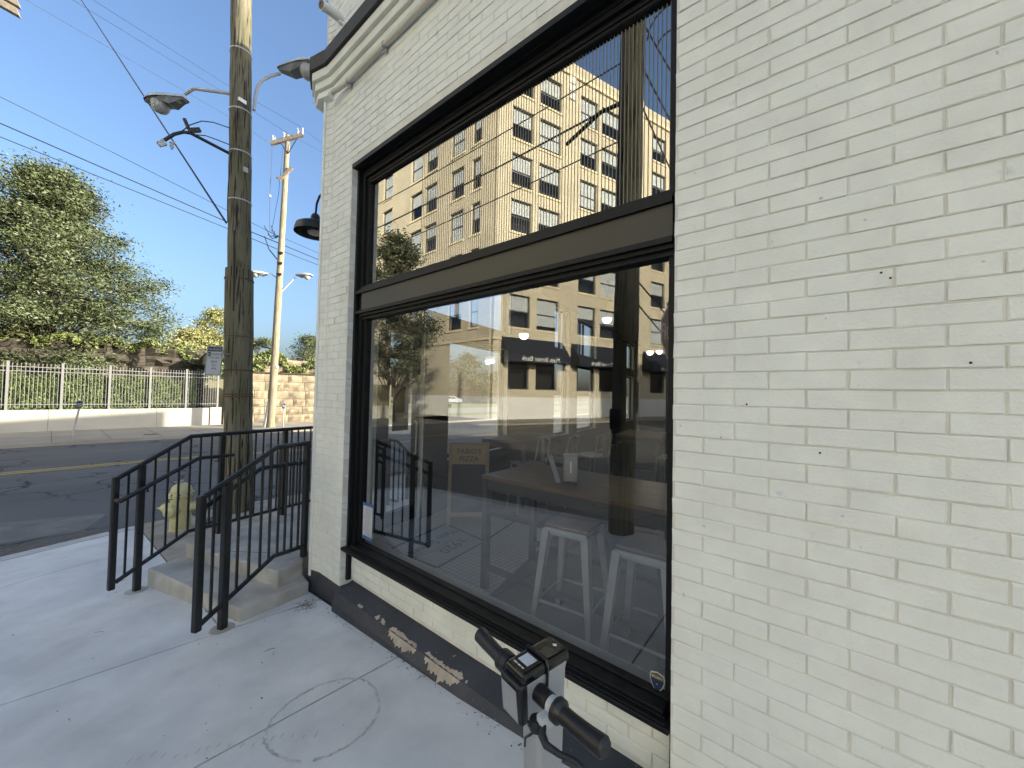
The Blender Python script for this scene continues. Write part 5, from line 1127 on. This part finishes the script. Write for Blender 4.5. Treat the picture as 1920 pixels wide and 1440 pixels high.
b = MB(); b.add([tuple(Vector(bp(a, h_)) - bn * (.3 - .24 * h_)) for a, h_ in ((-.24, 0), (.24, 0), (.24, .95), (-.24, .95))] + [tuple(Vector(bp(a, h_)) - bn * (.32 - .24 * h_)) for a, h_ in ((-.24, 0), (.24, 0), (.24, .95), (-.24, .95))], [(0, 1, 2, 3), (7, 6, 5, 4), (0, 4, 5, 1), (1, 5, 6, 2), (2, 6, 7, 3), (3, 7, 4, 0)]); b.build("back_leaf", TANB, sb)
bu = (v3(0, 0, 1) - bn * .12).normalized()
text("lettering", "FABIO'S", .085, bp(0, .825, .002), bx, bu, BLACKT, sb, .001, xscale=1.0); text("lettering", "PIZZA", .085, bp(0, .735, .002), bx, bu, BLACKT, sb, .001, xscale=1.0)
# chairs
def chair(label, x, y, yaw):
    t_ = thing("cafe_chair", label, "chair", (x, y, FZ), "metal cafe chairs inside the shop")
    ax = v3(math.cos(yaw), math.sin(yaw), 0); ay = v3(-ax.y, ax.x, 0); C_ = v3(x, y, 0)
    def q(a, c_, z): return tuple(C_ + ax * a + ay * c_ + v3(0, 0, FZ + z))
    b = MB(); b.obox(q(0, 0, .62), ax, ay, (0, 0, 1), .19, .19, .014); bev(b.build("seat", STOOL, t_), .012)
    for sx in (-1, 1):
        for sy in (-1, 1): b = MB(); b.tube([q(sx * .17, sy * .17, .61), q(sx * .21, sy * .2, 0)], .014, 6); b.build("leg", STOOL, t_)
    b = MB(); b.tube([q(-.18, -.18, .62), q(-.24, -.18, .95), q(-.25, 0, .98), q(-.24, .18, .95), q(-.18, .18, .62)], .012, 6); b.build("back_frame", STOOL, t_)
    b = MB(); b.obox(q(-.22, 0, .80), ay, (0, 0, 1), ax, .05, .16, .006); b.build("back_slat", STOOL, t_)
chair("metal cafe chair beside the sandwich board, seen past its edge", 2.55, 3.15, 2.6); chair("metal cafe chair at the middle of the deeper table", 3.15, 3.05, 1.7); chair("metal cafe chair farthest along behind the napkin dispenser", 3.9, 2.9, 1.4)
table("tall table at the far side of the shop, half lost in reflections", (5.2, 2.6), .6, .36, .2, 1.10)
for k, (x, y) in enumerate(((4.6, 1.9), (5.3, 1.8), (6.0, 1.9))): chair(["metal cafe chair left of three before the far table", "metal cafe chair in the middle of three before the far table", "metal cafe chair right of three before the far table"][k], x, y, 1.5)
# pendant globes (lit)
GLOBE = emit("lit_globe", (1.0, .90, .70), .55)
def pendant(label, x, y, z, r_):
    t_ = thing("pendant_lamp", label, "pendant lamp", (x, y, z), "lit globe lamps in the shop")
    b = MB(); b.lathe([(.04 * r_, .22 * r_), (.9 * r_, .2 * r_), (r_, .1 * r_), (r_, -.05 * r_), (.93 * r_, -.4 * r_), (.6 * r_, -.8 * r_), (.0, -r_)], (x, y, z), n=16); b.build("globe", GLOBE, t_, smooth=True)
    b = MB(); b.tube([(x, y, z + .2 * r_), (x, y, 3.75)], .008, 6); b.build("rod", DARKM, t_)
    l = bpy.data.lights.new("lamp_light", 'POINT'); l.energy = 1.5; l.color = (1, .88, .70); l.shadow_soft_size = r_; lo = bpy.data.objects.new("lamp_light", l); COL.objects.link(lo); lo.location = (0, 0, -r_ * 1.5); lo.parent = t_
pendant("largest lit globe lamp hanging in the shop", 4.5, 2.98, 3.08, .085); pendant("lit globe lamp lower left of the two near the right window edge", 6.2, 2.85, 2.67, .075); pendant("lit globe lamp nearest the right window edge", 6.6, 2.8, 2.72, .07); pendant("lit globe lamp seen against the tree left of the awnings", 2.6, 3.3, 2.58, .07)
b = MB(); b.box(9.0, 9.4, 1.2, 1.6, .2, 3.75); b.box(5.9, 6.2, -1.0, -.7, .2, 3.75); b.build("column", INTW, bld)
b = MB(); b.box(6.5, 12, -2.2, -1.5, .2, 1.3); b.box(6.45, 12.05, -2.25, -1.45, 1.3, 1.35); b.build("counter", mat("counter_wood", (.07, .05, .035), .5), bld)

# ------------------------------------------------------------------ bank building across the main street (mirrored in the window)
BK = v3(-20.85, 20.95, -.45)
bank = thing("bank_building", "tall buff brick bank building with navy awnings, mirrored in the shop window", "building", tuple(BK))
RD = v3(-.9455, -.3256, 0); RN = v3(.3256, -.9455, 0)       # front face: direction away from the corner, outward normal
LD = v3(-.045, .999, 0).normalized(); LN = v3(.999, .045, 0).normalized()
HEAD = [30.0, 26.0, 22.0, 18.1, 14.1, 10.1]; WH = 2.75; ROOF = 33.3
def face(D, N_, cols, length, name, base_cols, skip=()):
    """wall with recessed window openings between s=0..length; built as piers and spandrels"""
    def bx(mb, s0, s1, z0, z1, o0=-.45, o1=0.0):
        p = [BK + D * s0 + N_ * o0, BK + D * s1 + N_ * o0, BK + D * s1 + N_ * o1, BK + D * s0 + N_ * o1]; mb.prism([(q.x, q.y, z0) for q in p], (0, 0, z1 - z0))
    b = MB(); s = 0.46 if D is LD else 0.0; cuts = sorted(cols)
    for a, e in cuts + [(length, length)]:
        if a > s: bx(b, s, a, 1.5, ROOF - 1.2)
        s = e
    for a, e in cuts:
        zs = [ROOF - 1.2]
        for h in HEAD:
            bx(b, a, e, h, zs[-1]); zs.append(h - WH)
        bx(b, a, e, 5.9, zs[-1]); bx(b, a, e, 1.5, 2.15); 
        if (a, e) not in base_cols: bx(b, a, e, 2.15, 5.9)
    wl_ = b.build("wall", BANKB, bank)
    b = MB(); bx(b, 0.46 if D is LD else -.03, length, -.6, 1.5, -.45, .05); b.build("white_base", BANKWH, bank)
    b = MB(); bx(b, .46 if D is LD else -.1, length, 6.15, 6.35, 0, .12); bx(b, .46 if D is LD else -.1, length, 31.2, 31.5, 0, .18); b.build("string_course", BANKT, bank)
    b = MB()
    for a, e in cuts:
        for h in HEAD: bx(b, a - .1, e + .1, h - WH - .18, h - WH - .001, 0, .08)
    b.build("window_sill", BANKT, bank)
    k = 0
    for a, e in cuts:
        for h in HEAD + ([5.7] if (a, e) in base_cols else []):
            z0, z1 = (h - WH, h) if h > 6 else (2.15, 5.9)
            b = MB(); t_ = .09
            bx(b, a, a + t_, z0, z1, -.30, -.2); bx(b, e - t_, e, z0, z1, -.30, -.2); bx(b, a + t_, e - t_, z0, z0 + t_, -.30, -.2); bx(b, a + t_, e - t_, z1 - t_, z1, -.30, -.2); bx(b, a + t_, e - t_, (z0 + z1) / 2 - .05, (z0 + z1) / 2 + .05, -.31, -.22)
            f_ = b.build("window", SASH, bank)
            g = MB(); p = [BK + D * a + N_ * -.26, BK + D * e + N_ * -.26]; g.quad((p[0].x, p[0].y, z0), (p[1].x, p[1].y, z0), (p[1].x, p[1].y, z1), (p[0].x, p[0].y, z1)); g.build("pane", BGL, f_)
            dr = [.5, .5, .48, .9, .42, 1.0, .55, .5][int(rng.integers(8))]
            if dr and h > 6:
                q = MB(); bx(q, a + .1, e - .1, z1 - .1 - (WH - .25) * dr, z1 - .1, -.285, -.275); q.build("blind", BLINDW, f_)
            k += 1
BGL = glass("bank_pane", .06, .6, (.75, .78, .80))
rc = [(1.4, 3.5), (4.2, 6.55), (8.8, 11.0), (11.6, 14.1), (18.9, 21.15), (21.75, 24.0)]
face(RD, RN, rc, 30, "front", rc); lc = [(1.9, 3.05), (4.1, 6.0), (8.1, 10.05), (10.5, 12.6), (16.2, 18.2)]; face(LD, LN, lc, 28, "side", [])
b = MB(); p = [BK + RD * .5 - RN * 1.0 - LN * .5, BK + RD * 29 - RN * 1.0, BK + RD * 29 + LD * 26, BK + LD * 27 + RD * .6]; b.prism([(q.x, q.y, 2) for q in p], (0, 0, 29)); b.build("dark_core", mat("bank_interior", (.03, .03, .032), .9), bank)
# parapet with curved steps
for D, N_, L_ in ((RD, RN, 30), (LD, LN, 28)):
    prof = [(0.0, ROOF - 1.2), (0.0, ROOF + .9), (1.0, ROOF + .9), (1.6, ROOF + .8), (7.2, ROOF - .0), (7.6, ROOF - .25), (8.2, ROOF - .3), (14.6, ROOF - .3), (15.1, ROOF - .22), (15.4, ROOF + .25), (17.4, ROOF + .25), (17.7, ROOF - .2), (18.2, ROOF - .3), (25, ROOF - .3), (26, ROOF + .5), (L_, ROOF + .5), (L_, ROOF - 1.2)]
    prof = [(s, z if z <= ROOF - 1.2 else z - .5) for s, z in prof]
    s_off = .47 if D is LD else 0
    b = MB(); b.prism([tuple(BK + D * max(s, s_off) + N_ * -.45 + v3(0, 0, z + .45)) for s, z in prof], tuple(N_ * .46)); b.build("parapet", BANKB, bank)
    b = MB(); pts = [tuple(BK + D * max(s, s_off) + N_ * -.2 + v3(0, 0, z + .5)) for s, z in prof[1:-1]]; b.tube(pts, .16, 6); b.build("coping", BANKT, bank)
    for s0 in (7.3, 16.5):
        b = MB()
        for k in range(3): b.obox(tuple(BK + D * (s0 + .4) + N_ * .05 + v3(0, 0, 31.3 - k * .75)), D, N_, (0, 0, 1), .42 - .06 * k, .08, .32)
        b.build("pier_ornament", mat("pale_ornament", (.62, .60, .55), .8), bank)
for k, (s0, s1) in enumerate(((.7, 7.0), (8.0, 14.6), (17.6, 24.2))):
    b = MB(); A = BK + RD * s0; Bq = BK + RD * s1; zo = v3(0, 0, .45)
    def P_(q, o_, z): r_ = q + RN * o_; return (r_.x, r_.y, z)
    V = [P_(A, .06, 6.45), P_(Bq, .06, 6.45), P_(Bq, 1.3, 4.95), P_(A, 1.3, 4.95), P_(A, 1.3, 4.35), P_(Bq, 1.3, 4.35), P_(A, .06, 4.35), P_(Bq, .06, 4.35), P_(A, .06, 4.95), P_(Bq, .06, 4.95)]
    b.add(V, [(0, 3, 2, 1), (3, 4, 5, 2), (0, 8, 3), (8, 6, 4, 3), (1, 2, 9), (9, 2, 5, 7), (8, 0, 1, 9), (6, 8, 9, 7)]); aw = b.build("awning", NAVY, bank)
    c = BK + RD * ((s0 + s1) / 2) + RN * 1.31; text("lettering", "Main Street Bank", .56, (c.x, c.y, 4.48), tuple(RD * 1) if False else tuple(RD * -1) if RD.cross(v3(0, 0, 1)).dot(RN) < 0 else tuple(RD), (0, 0, 1), WHITE, aw, .01)
b = MB(); p = BK + RD * 16.0 + RN * .06; b.obox((p.x, p.y, 1.6), RD, RN, (0, 0, 1), 1.0, .05, 1.6); b.build("door", mat("bank_door_brown", (.07, .045, .03), .4), bank)
p = BK + RD * 12.0 - RN * .1
# bank pavement
b = MB(); q = [BK + RD * -.5 + RN * 4, BK + RD * 34 + RN * 4, BK + RD * 34, BK, BK + LD * 40, BK + LD * 40 + LN * 3.5, BK + RD * -3.2 + RN * 3.2]; b.prism([(p.x, p.y, -.33) for p in q], (0, 0, -.3)); S(b.build("bank_pavement", FARWALK))
b = MB(); b.quad((-60, -6, -.455), (-13.4, -6, -.455), (-13.4, 8.2, -.455), (-60, 8.2, -.455)); S(b.build("west_street", ROAD))
b = MB(); b.quad((-12, 21.6, -.452), (-5, 21.6, -.452), (-9, 90, -.452), (-16.5, 90, -.452)); S(b.build("north_street", ROAD))
tree("dark_tree", "dark dense street tree mirrored in front of the bank side wall", (-13.4, 23.3, -.4), 13.2, [(.24, 2.2), (.38, 2.7), (.55, 2.7), (.75, 2.0), (.97, .7)], 120, 24000, .10, LEAFD, sig=.45, trunk_r=.22, fill=.4)
# unseen white building row, added to bounce sunlight onto the shaded brick wall
wr = thing("bounce_row", "unseen white building row added across the side street to bounce sunlight", "building", (-18, -18, 0.4))
b = MB(); b.box(-26, -17.5, -44, -1.5, -.3, 11.5); b.build("wall", mat("white_bounce_paint", (.76, .76, .73), .8, var=.05, scale=.5), wr)
b = MB(); b.box(-26.2, -17.2, -44.2, -1.3, 11.5, 11.9); b.build("cornice", BANKT, wr)
for k in range(9):
    for z0, z1 in ((1.4, 3.6), (5.2, 7.4), (8.4, 10.4)):
        b = MB(); b.box(-17.52, -17.44, -42 + k * 4.5, -40.2 + k * 4.5, z0, z1); f_ = b.build("window", SASH, wr)
        b = MB(); b.box(-17.445, -17.435, -41.9 + k * 4.5, -40.3 + k * 4.5, z0 + .1, z1 - .1); b.build("pane", CARGL, f_)
b = MB(); b.quad((-17.5, -44, .6), (-13.4, -44, .6), (-13.4, -1, -.05), (-17.5, -1, -.05)); S(b.build("west_pavement", FARWALK))
# pole, sign and cables on this side of the side street (mirrored)
RP0, RP1 = (-2.86, 2.07, zg(0, 2.07) - .02), (-3.12, 2.02, 13.0)
rp = thing("utility_pole", "dark near utility pole mirrored in the shop window in front of the bank", "utility pole", RP0)
b = MB(); zs = np.linspace(0, 1, 20); b.tube([lerp(RP0, RP1, t) for t in zs], rough_r(20, .165, .13), 16); b.build("shaft", POLEW, rp, smooth=True)
b = MB(); b.tube([lerp(RP0, RP1, .0)[:2] + (.1,), tuple(Vector(lerp(RP0, RP1, .3)) + v3(.15, .08, 0)), tuple(Vector(lerp(RP0, RP1, .6)) + v3(.14, .08, 0))], .03, 8); b.build("riser_pipe", DARKM, rp, smooth=True)
b = MB(); b.obox(tuple(Vector(lerp(RP0, RP1, .12)) + v3(.17, .03, -.1)), (1, 0, 0), (0, 1, 0), (0, 0, 1), .05, .07, .13); bev(b.build("meter_box", DARKM, rp), .01)
b = MB(); q = Vector(lerp(RP0, RP1, .44)); b.tube([tuple(q), tuple(q + v3(-.1, .5, .1)), tuple(q + v3(-.15, 1.1, -.1))], .03, 8); b.build("bracket_arm", DARKM, rp)
cob = Vector(lerp(RP0, RP1, .47))
for lb, e, z0_, r_ in (("upper of the dark cables mirrored across the bank front", (-4.4, 23.5, 8.2), 6.3, .010), ("middle of the dark cables mirrored across the bank front", (-4.4, 23.5, 7.4), 5.75, .015), ("lower of the dark cables mirrored across the bank front", (-4.4, 23.5, 6.6), 5.2, .010),
                       ("lowest slack cable mirrored below the bank windows", (-4.4, 23.5, 5.4), 3.9, .010)):
    cable(lb, [tuple(Vector(lerp(RP0, RP1, (z0_ - RP0[2]) / (13 - RP0[2]))) + v3(0, .12, 0)), e], r_, .35)
for k, (z0_, dz) in enumerate(((7.0, 3.2), (6.4, 2.2), (5.9, .6), (3.4, .3), (3.1, .3))):
    cable(("top thin wire mirrored running along the bank front", "second thin wire from the top mirrored along the bank front", "middle thin wire mirrored along the bank front", "lower of two wires mirrored just above the awnings", "upper of two wires mirrored just above the awnings")[k], [tuple(Vector(lerp(RP0, RP1, min(.9, z0_ / 13))) + v3(-.1, 0, 0)), (-22, 2 + k * .8, z0_ + dz)], .012, .4, "thin mirrored wires")
# tangle of service cables
tg = thing("service_cables", "tangle of thin dark service cables hanging near the top of the mirrored pole", "cables", lerp(RP0, RP1, .5))
b = MB(); q = Vector(lerp(RP0, RP1, .52))
for k in range(9):
    a = rng.uniform(0, 6.28); r_ = rng.uniform(.25, .55); c = q + v3(-.1, -.35 - rng.uniform(0, .3), rng.uniform(-.6, .9))
    b.tube([tuple(c + v3(.1 * math.cos(t + a), r_ * math.cos(t), r_ * 1.1 * math.sin(t + a * .1))) for t in np.linspace(0, 4.2, 12)], .011, 5)
b.build("loop", WIREM, tg)
# stop sign
SG = v3(-2.93, 1.49, 2.52)
sg = thing("stop_sign", "red octagonal stop sign mirrored beside the right window edge", "stop sign", (SG.x, SG.y, zg(0, 1.55)))
sx_ = v3(-.995, -.10, 0).normalized(); sx_ = v3(.995, .06, 0).normalized(); sn_ = sx_.cross(v3(0, 0, 1))
def oct_(r_, off): return [tuple(SG + sx_ * (r_ * math.cos(R(22.5 + 45 * k))) + v3(0, 0, r_ * math.sin(R(22.5 + 45 * k))) + sn_ * off) for k in range(8)]
b = MB(); b.prism(oct_(.34, 0), tuple(sn_ * -.004)); b.build("plate", WHITE, sg)
b = MB(); b.prism(oct_(.318, .0008), tuple(sn_ * .0006)); b.build("red_face", RED, sg)
text("lettering", "STOP", .27, tuple(SG + v3(0, 0, -.095) + sn_ * .0018), sx_, (0, 0, 1), WHITE, sg, .0006, xscale=.95)
b = MB(); b.obox((SG.x - sn_.x * .03, SG.y - sn_.y * .03, 1.45), (1, 0, 0), (0, 1, 0), (0, 0, 1), .025, .025, 1.45); b.build("post", GALV, sg)
meter("twin of the far meters, parking meter mirrored low before the bank base", -15.5, 19.9, -.45, 1.5, 0, "parking meters along the far kerb")
# north side of the street seen straight through the shop windows --------------
fn = thing("spiked_fence", "tall dark spiked steel fence seen through the shop beyond the parked cars", "fence", (47, 60, -.4))
A, Bq = v3(39, 69.5, -.35), v3(62, 46, -.35); d = (Bq - A).normalized(); L_ = (Bq - A).length
for k in range(int(L_ / .45)):
    p = A + d * (k * .45)
    b = MB(); hh = 3.0; w_ = .035 if k % 8 else .09; b.box(p.x - w_, p.x + w_, p.y - w_, p.y + w_, -.4, 3.0 if k % 8 else 3.2); b.lathe([(w_, 0), (w_ * 1.4, .05), (.005, .3)], (p.x, p.y, 3.0 if k % 8 else 3.2), n=4)
    b.build("post" if k % 8 == 0 else "picket", DARKM, fn)
for z in (.2, 2.6):
    b = MB(); b.obox(tuple((A + Bq) / 2 + v3(0, 0, z + .35)), d, (-d.y, d.x, 0), (0, 0, 1), L_ / 2, .03, .04); b.build("rail", DARKM, fn)
dh = thing("dark_hedge", "dark brown green hedge behind the spiked fence seen through the shop", "hedge", (48, 61, -.4))
n = 12000; t = rng.uniform(0, 1, n) * L_; P = np.array(A) + np.outer(t, np.array(d)) + np.outer(.5 + np.abs(rng.normal(0, .5, n)), np.array((-d.y, d.x, 0)) * (1 if -d.y * 0 + d.x > 0 else -1)); P[:, 2] = -.3 + rng.uniform(0, 2.7, n)
b = MB(); leaves(b, P, .17, 1, .4); b.build("foliage", LEAFD, dh)["kind"] = "stuff"
nn_ = v3(-d.y, d.x, 0); nn_ = nn_ if nn_.x > 0 else -nn_
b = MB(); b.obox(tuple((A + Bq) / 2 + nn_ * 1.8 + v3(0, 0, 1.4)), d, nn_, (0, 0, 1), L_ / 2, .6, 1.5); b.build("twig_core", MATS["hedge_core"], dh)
tree("dark_tree", "big dark evergreen tree seen through the left of the shop window", (39, 57, -.4), 14.6, [(.22, 4.2), (.4, 5.2), (.6, 4.8), (.8, 3.2), (.97, 1.0)], 110, 15000, .26, LEAFD, sig=.85, trunk_r=.3, fill=.45)
tree("dark_tree", "second dark evergreen tree crowding the big one on its left", (33, 62, -.4), 13.0, [(.22, 3.6), (.4, 4.2), (.6, 3.8), (.8, 2.6), (.97, 1.0)], 70, 8000, .26, LEAFD, sig=.8, trunk_r=.3, fill=.45)
tree("broadleaf_tree", "loose green tree with sky gaps seen through the shop right of the dark one", (52, 56, -.4), 10.0, [(.3, 3.2), (.5, 4.0), (.75, 3.2), (.97, .8)], 60, 5500, .22, LEAF, sig=.6, trunk_r=.25)
tree("broadleaf_tree", "bushy green tree low behind the white sedan, seen through the shop", (56, 53, -.4), 6.2, [(.1, 2.8), (.4, 3.2), (.8, 2.2), (.97, .8)], 50, 6000, .2, LEAF, sig=.6, trunk_r=.2)
sh = thing("shed", "low building with a pale sloping metal roof behind the dark trees", "building", (38, 78, -.4))
b = MB(); b.box(30, 44, 76, 86, -.4, 6.5); b.build("wall", STONEG, sh)
b = MB(); b.prism([(29.5, 75.5, 6.4), (44.5, 75.5, 6.4), (44.5, 81, 9.2), (29.5, 81, 9.2)], (0, 0, .2)); b.build("roof", GALV, sh)
def car(name, label, c, hd, prof, glassp, wheels, half, cat):
    t_ = thing(name, label, cat, c, None); D = v3(math.sin(R(hd)), math.cos(R(hd)), 0); N_ = v3(D.y, -D.x, 0); C_ = Vector(c)
    def P_(s, o_, z): q = C_ + D * s + N_ * o_; return (q.x, q.y, c[2] + z)
    b = MB(); sec = []
    for o_, k in ((-half, .93), (-half * .86, 1.0), (half * .86, 1.0), (half, .93)):
        sec.append([P_(s * (1 if abs(o_) < half else .985), o_ * (1 - .16 * max(0, (z - .85)) / .6), z * 1.0 - (0.03 if abs(o_) == half else 0)) for s, z in prof])
    n = len(prof); vs = [p for q in sec for p in q]; f = [(i * n + j, i * n + (j + 1) % n, (i + 1) * n + (j + 1) % n, (i + 1) * n + j) for i in range(3) for j in range(n)] + [tuple(range(n - 1, -1, -1)), tuple(range(3 * n, 4 * n))]
    b.add(vs, f); b.build("body", CARW, t_, smooth=True)
    for o_ in (-1, 1):
        for gp in glassp:
            b = MB(); b.add([P_(s, o_ * (half * (1 - .16 * max(0, (z - .85)) / .6) + .012), z) for s, z in gp], [tuple(range(len(gp)))]); b.build("side_window", CARGL, t_)
        for s in wheels:
            b = MB(); b.lathe([(.2, 0), (.33, .0), (.33, .2), (.2, .2)], P_(s, o_ * half * .86 - .1 * (o_ + 1) + (.22 if o_ > 0 else -.1), .33), tuple(N_), 18); wl_ = b.build("wheel", TYRE, t_, smooth=False)
            b = MB(); b.lathe([(.2, -.012), (.19, .212)], P_(s, o_ * half * .86 - .1 * (o_ + 1) + (.22 if o_ > 0 else -.1), .33), tuple(N_), 12); b.build("rim", GALV, wl_)
    for e, M_, nm in ((prof[0][0], WHITE, "headlight"), (-prof[0][0], RED, "tail_light")):
        for o_ in (-1, 1): b = MB(); b.obox(P_(e * .97, o_ * half * .72, .68), D, N_, (0, 0, 1), .08, .18, .06); b.build(nm, M_, t_)
    return t_
sed = [(2.25, .35), (2.3, .6), (2.15, .78), (1.1, .95), (.35, 1.40), (-.7, 1.43), (-1.6, 1.02), (-2.2, .95), (-2.3, .6), (-2.2, .35)]
car("white_sedan", "white sedan parked by the grass verge, seen through the shop windows", (47.5, 56.2, -.31), -48, sed, [[(.85, .93), (.35, 1.32), (-.15, 1.35), (-.15, .93)], [(-.22, .93), (-.22, 1.35), (-.72, 1.33), (-1.25, .98)]], (1.4, -1.35), .9, "car")
pk_ = [(2.6, .45), (2.65, .8), (2.5, 1.0), (1.3, 1.1), (.8, 1.72), (-.5, 1.75), (-.75, 1.1), (-2.6, 1.1), (-2.65, .5)]
car("white_pickup", "white pickup truck parked left of the sedan, seen through the door glass", (36.2, 62.0, -.31), -48, pk_, [[(1.15, 1.12), (.75, 1.62), (.15, 1.65), (.15, 1.12)], [(.08, 1.12), (.08, 1.65), (-.45, 1.65), (-.6, 1.12)]], (1.6, -1.6), .95, "car")
car("white_sedan", "white hatch mostly hidden beside the spiked fence, seen through the shop", (41.5, 63.5, -.31), -48, sed, [[(.85, .93), (.35, 1.32), (-.15, 1.35), (-.15, .93)]], (1.4, -1.35), .9, "car")
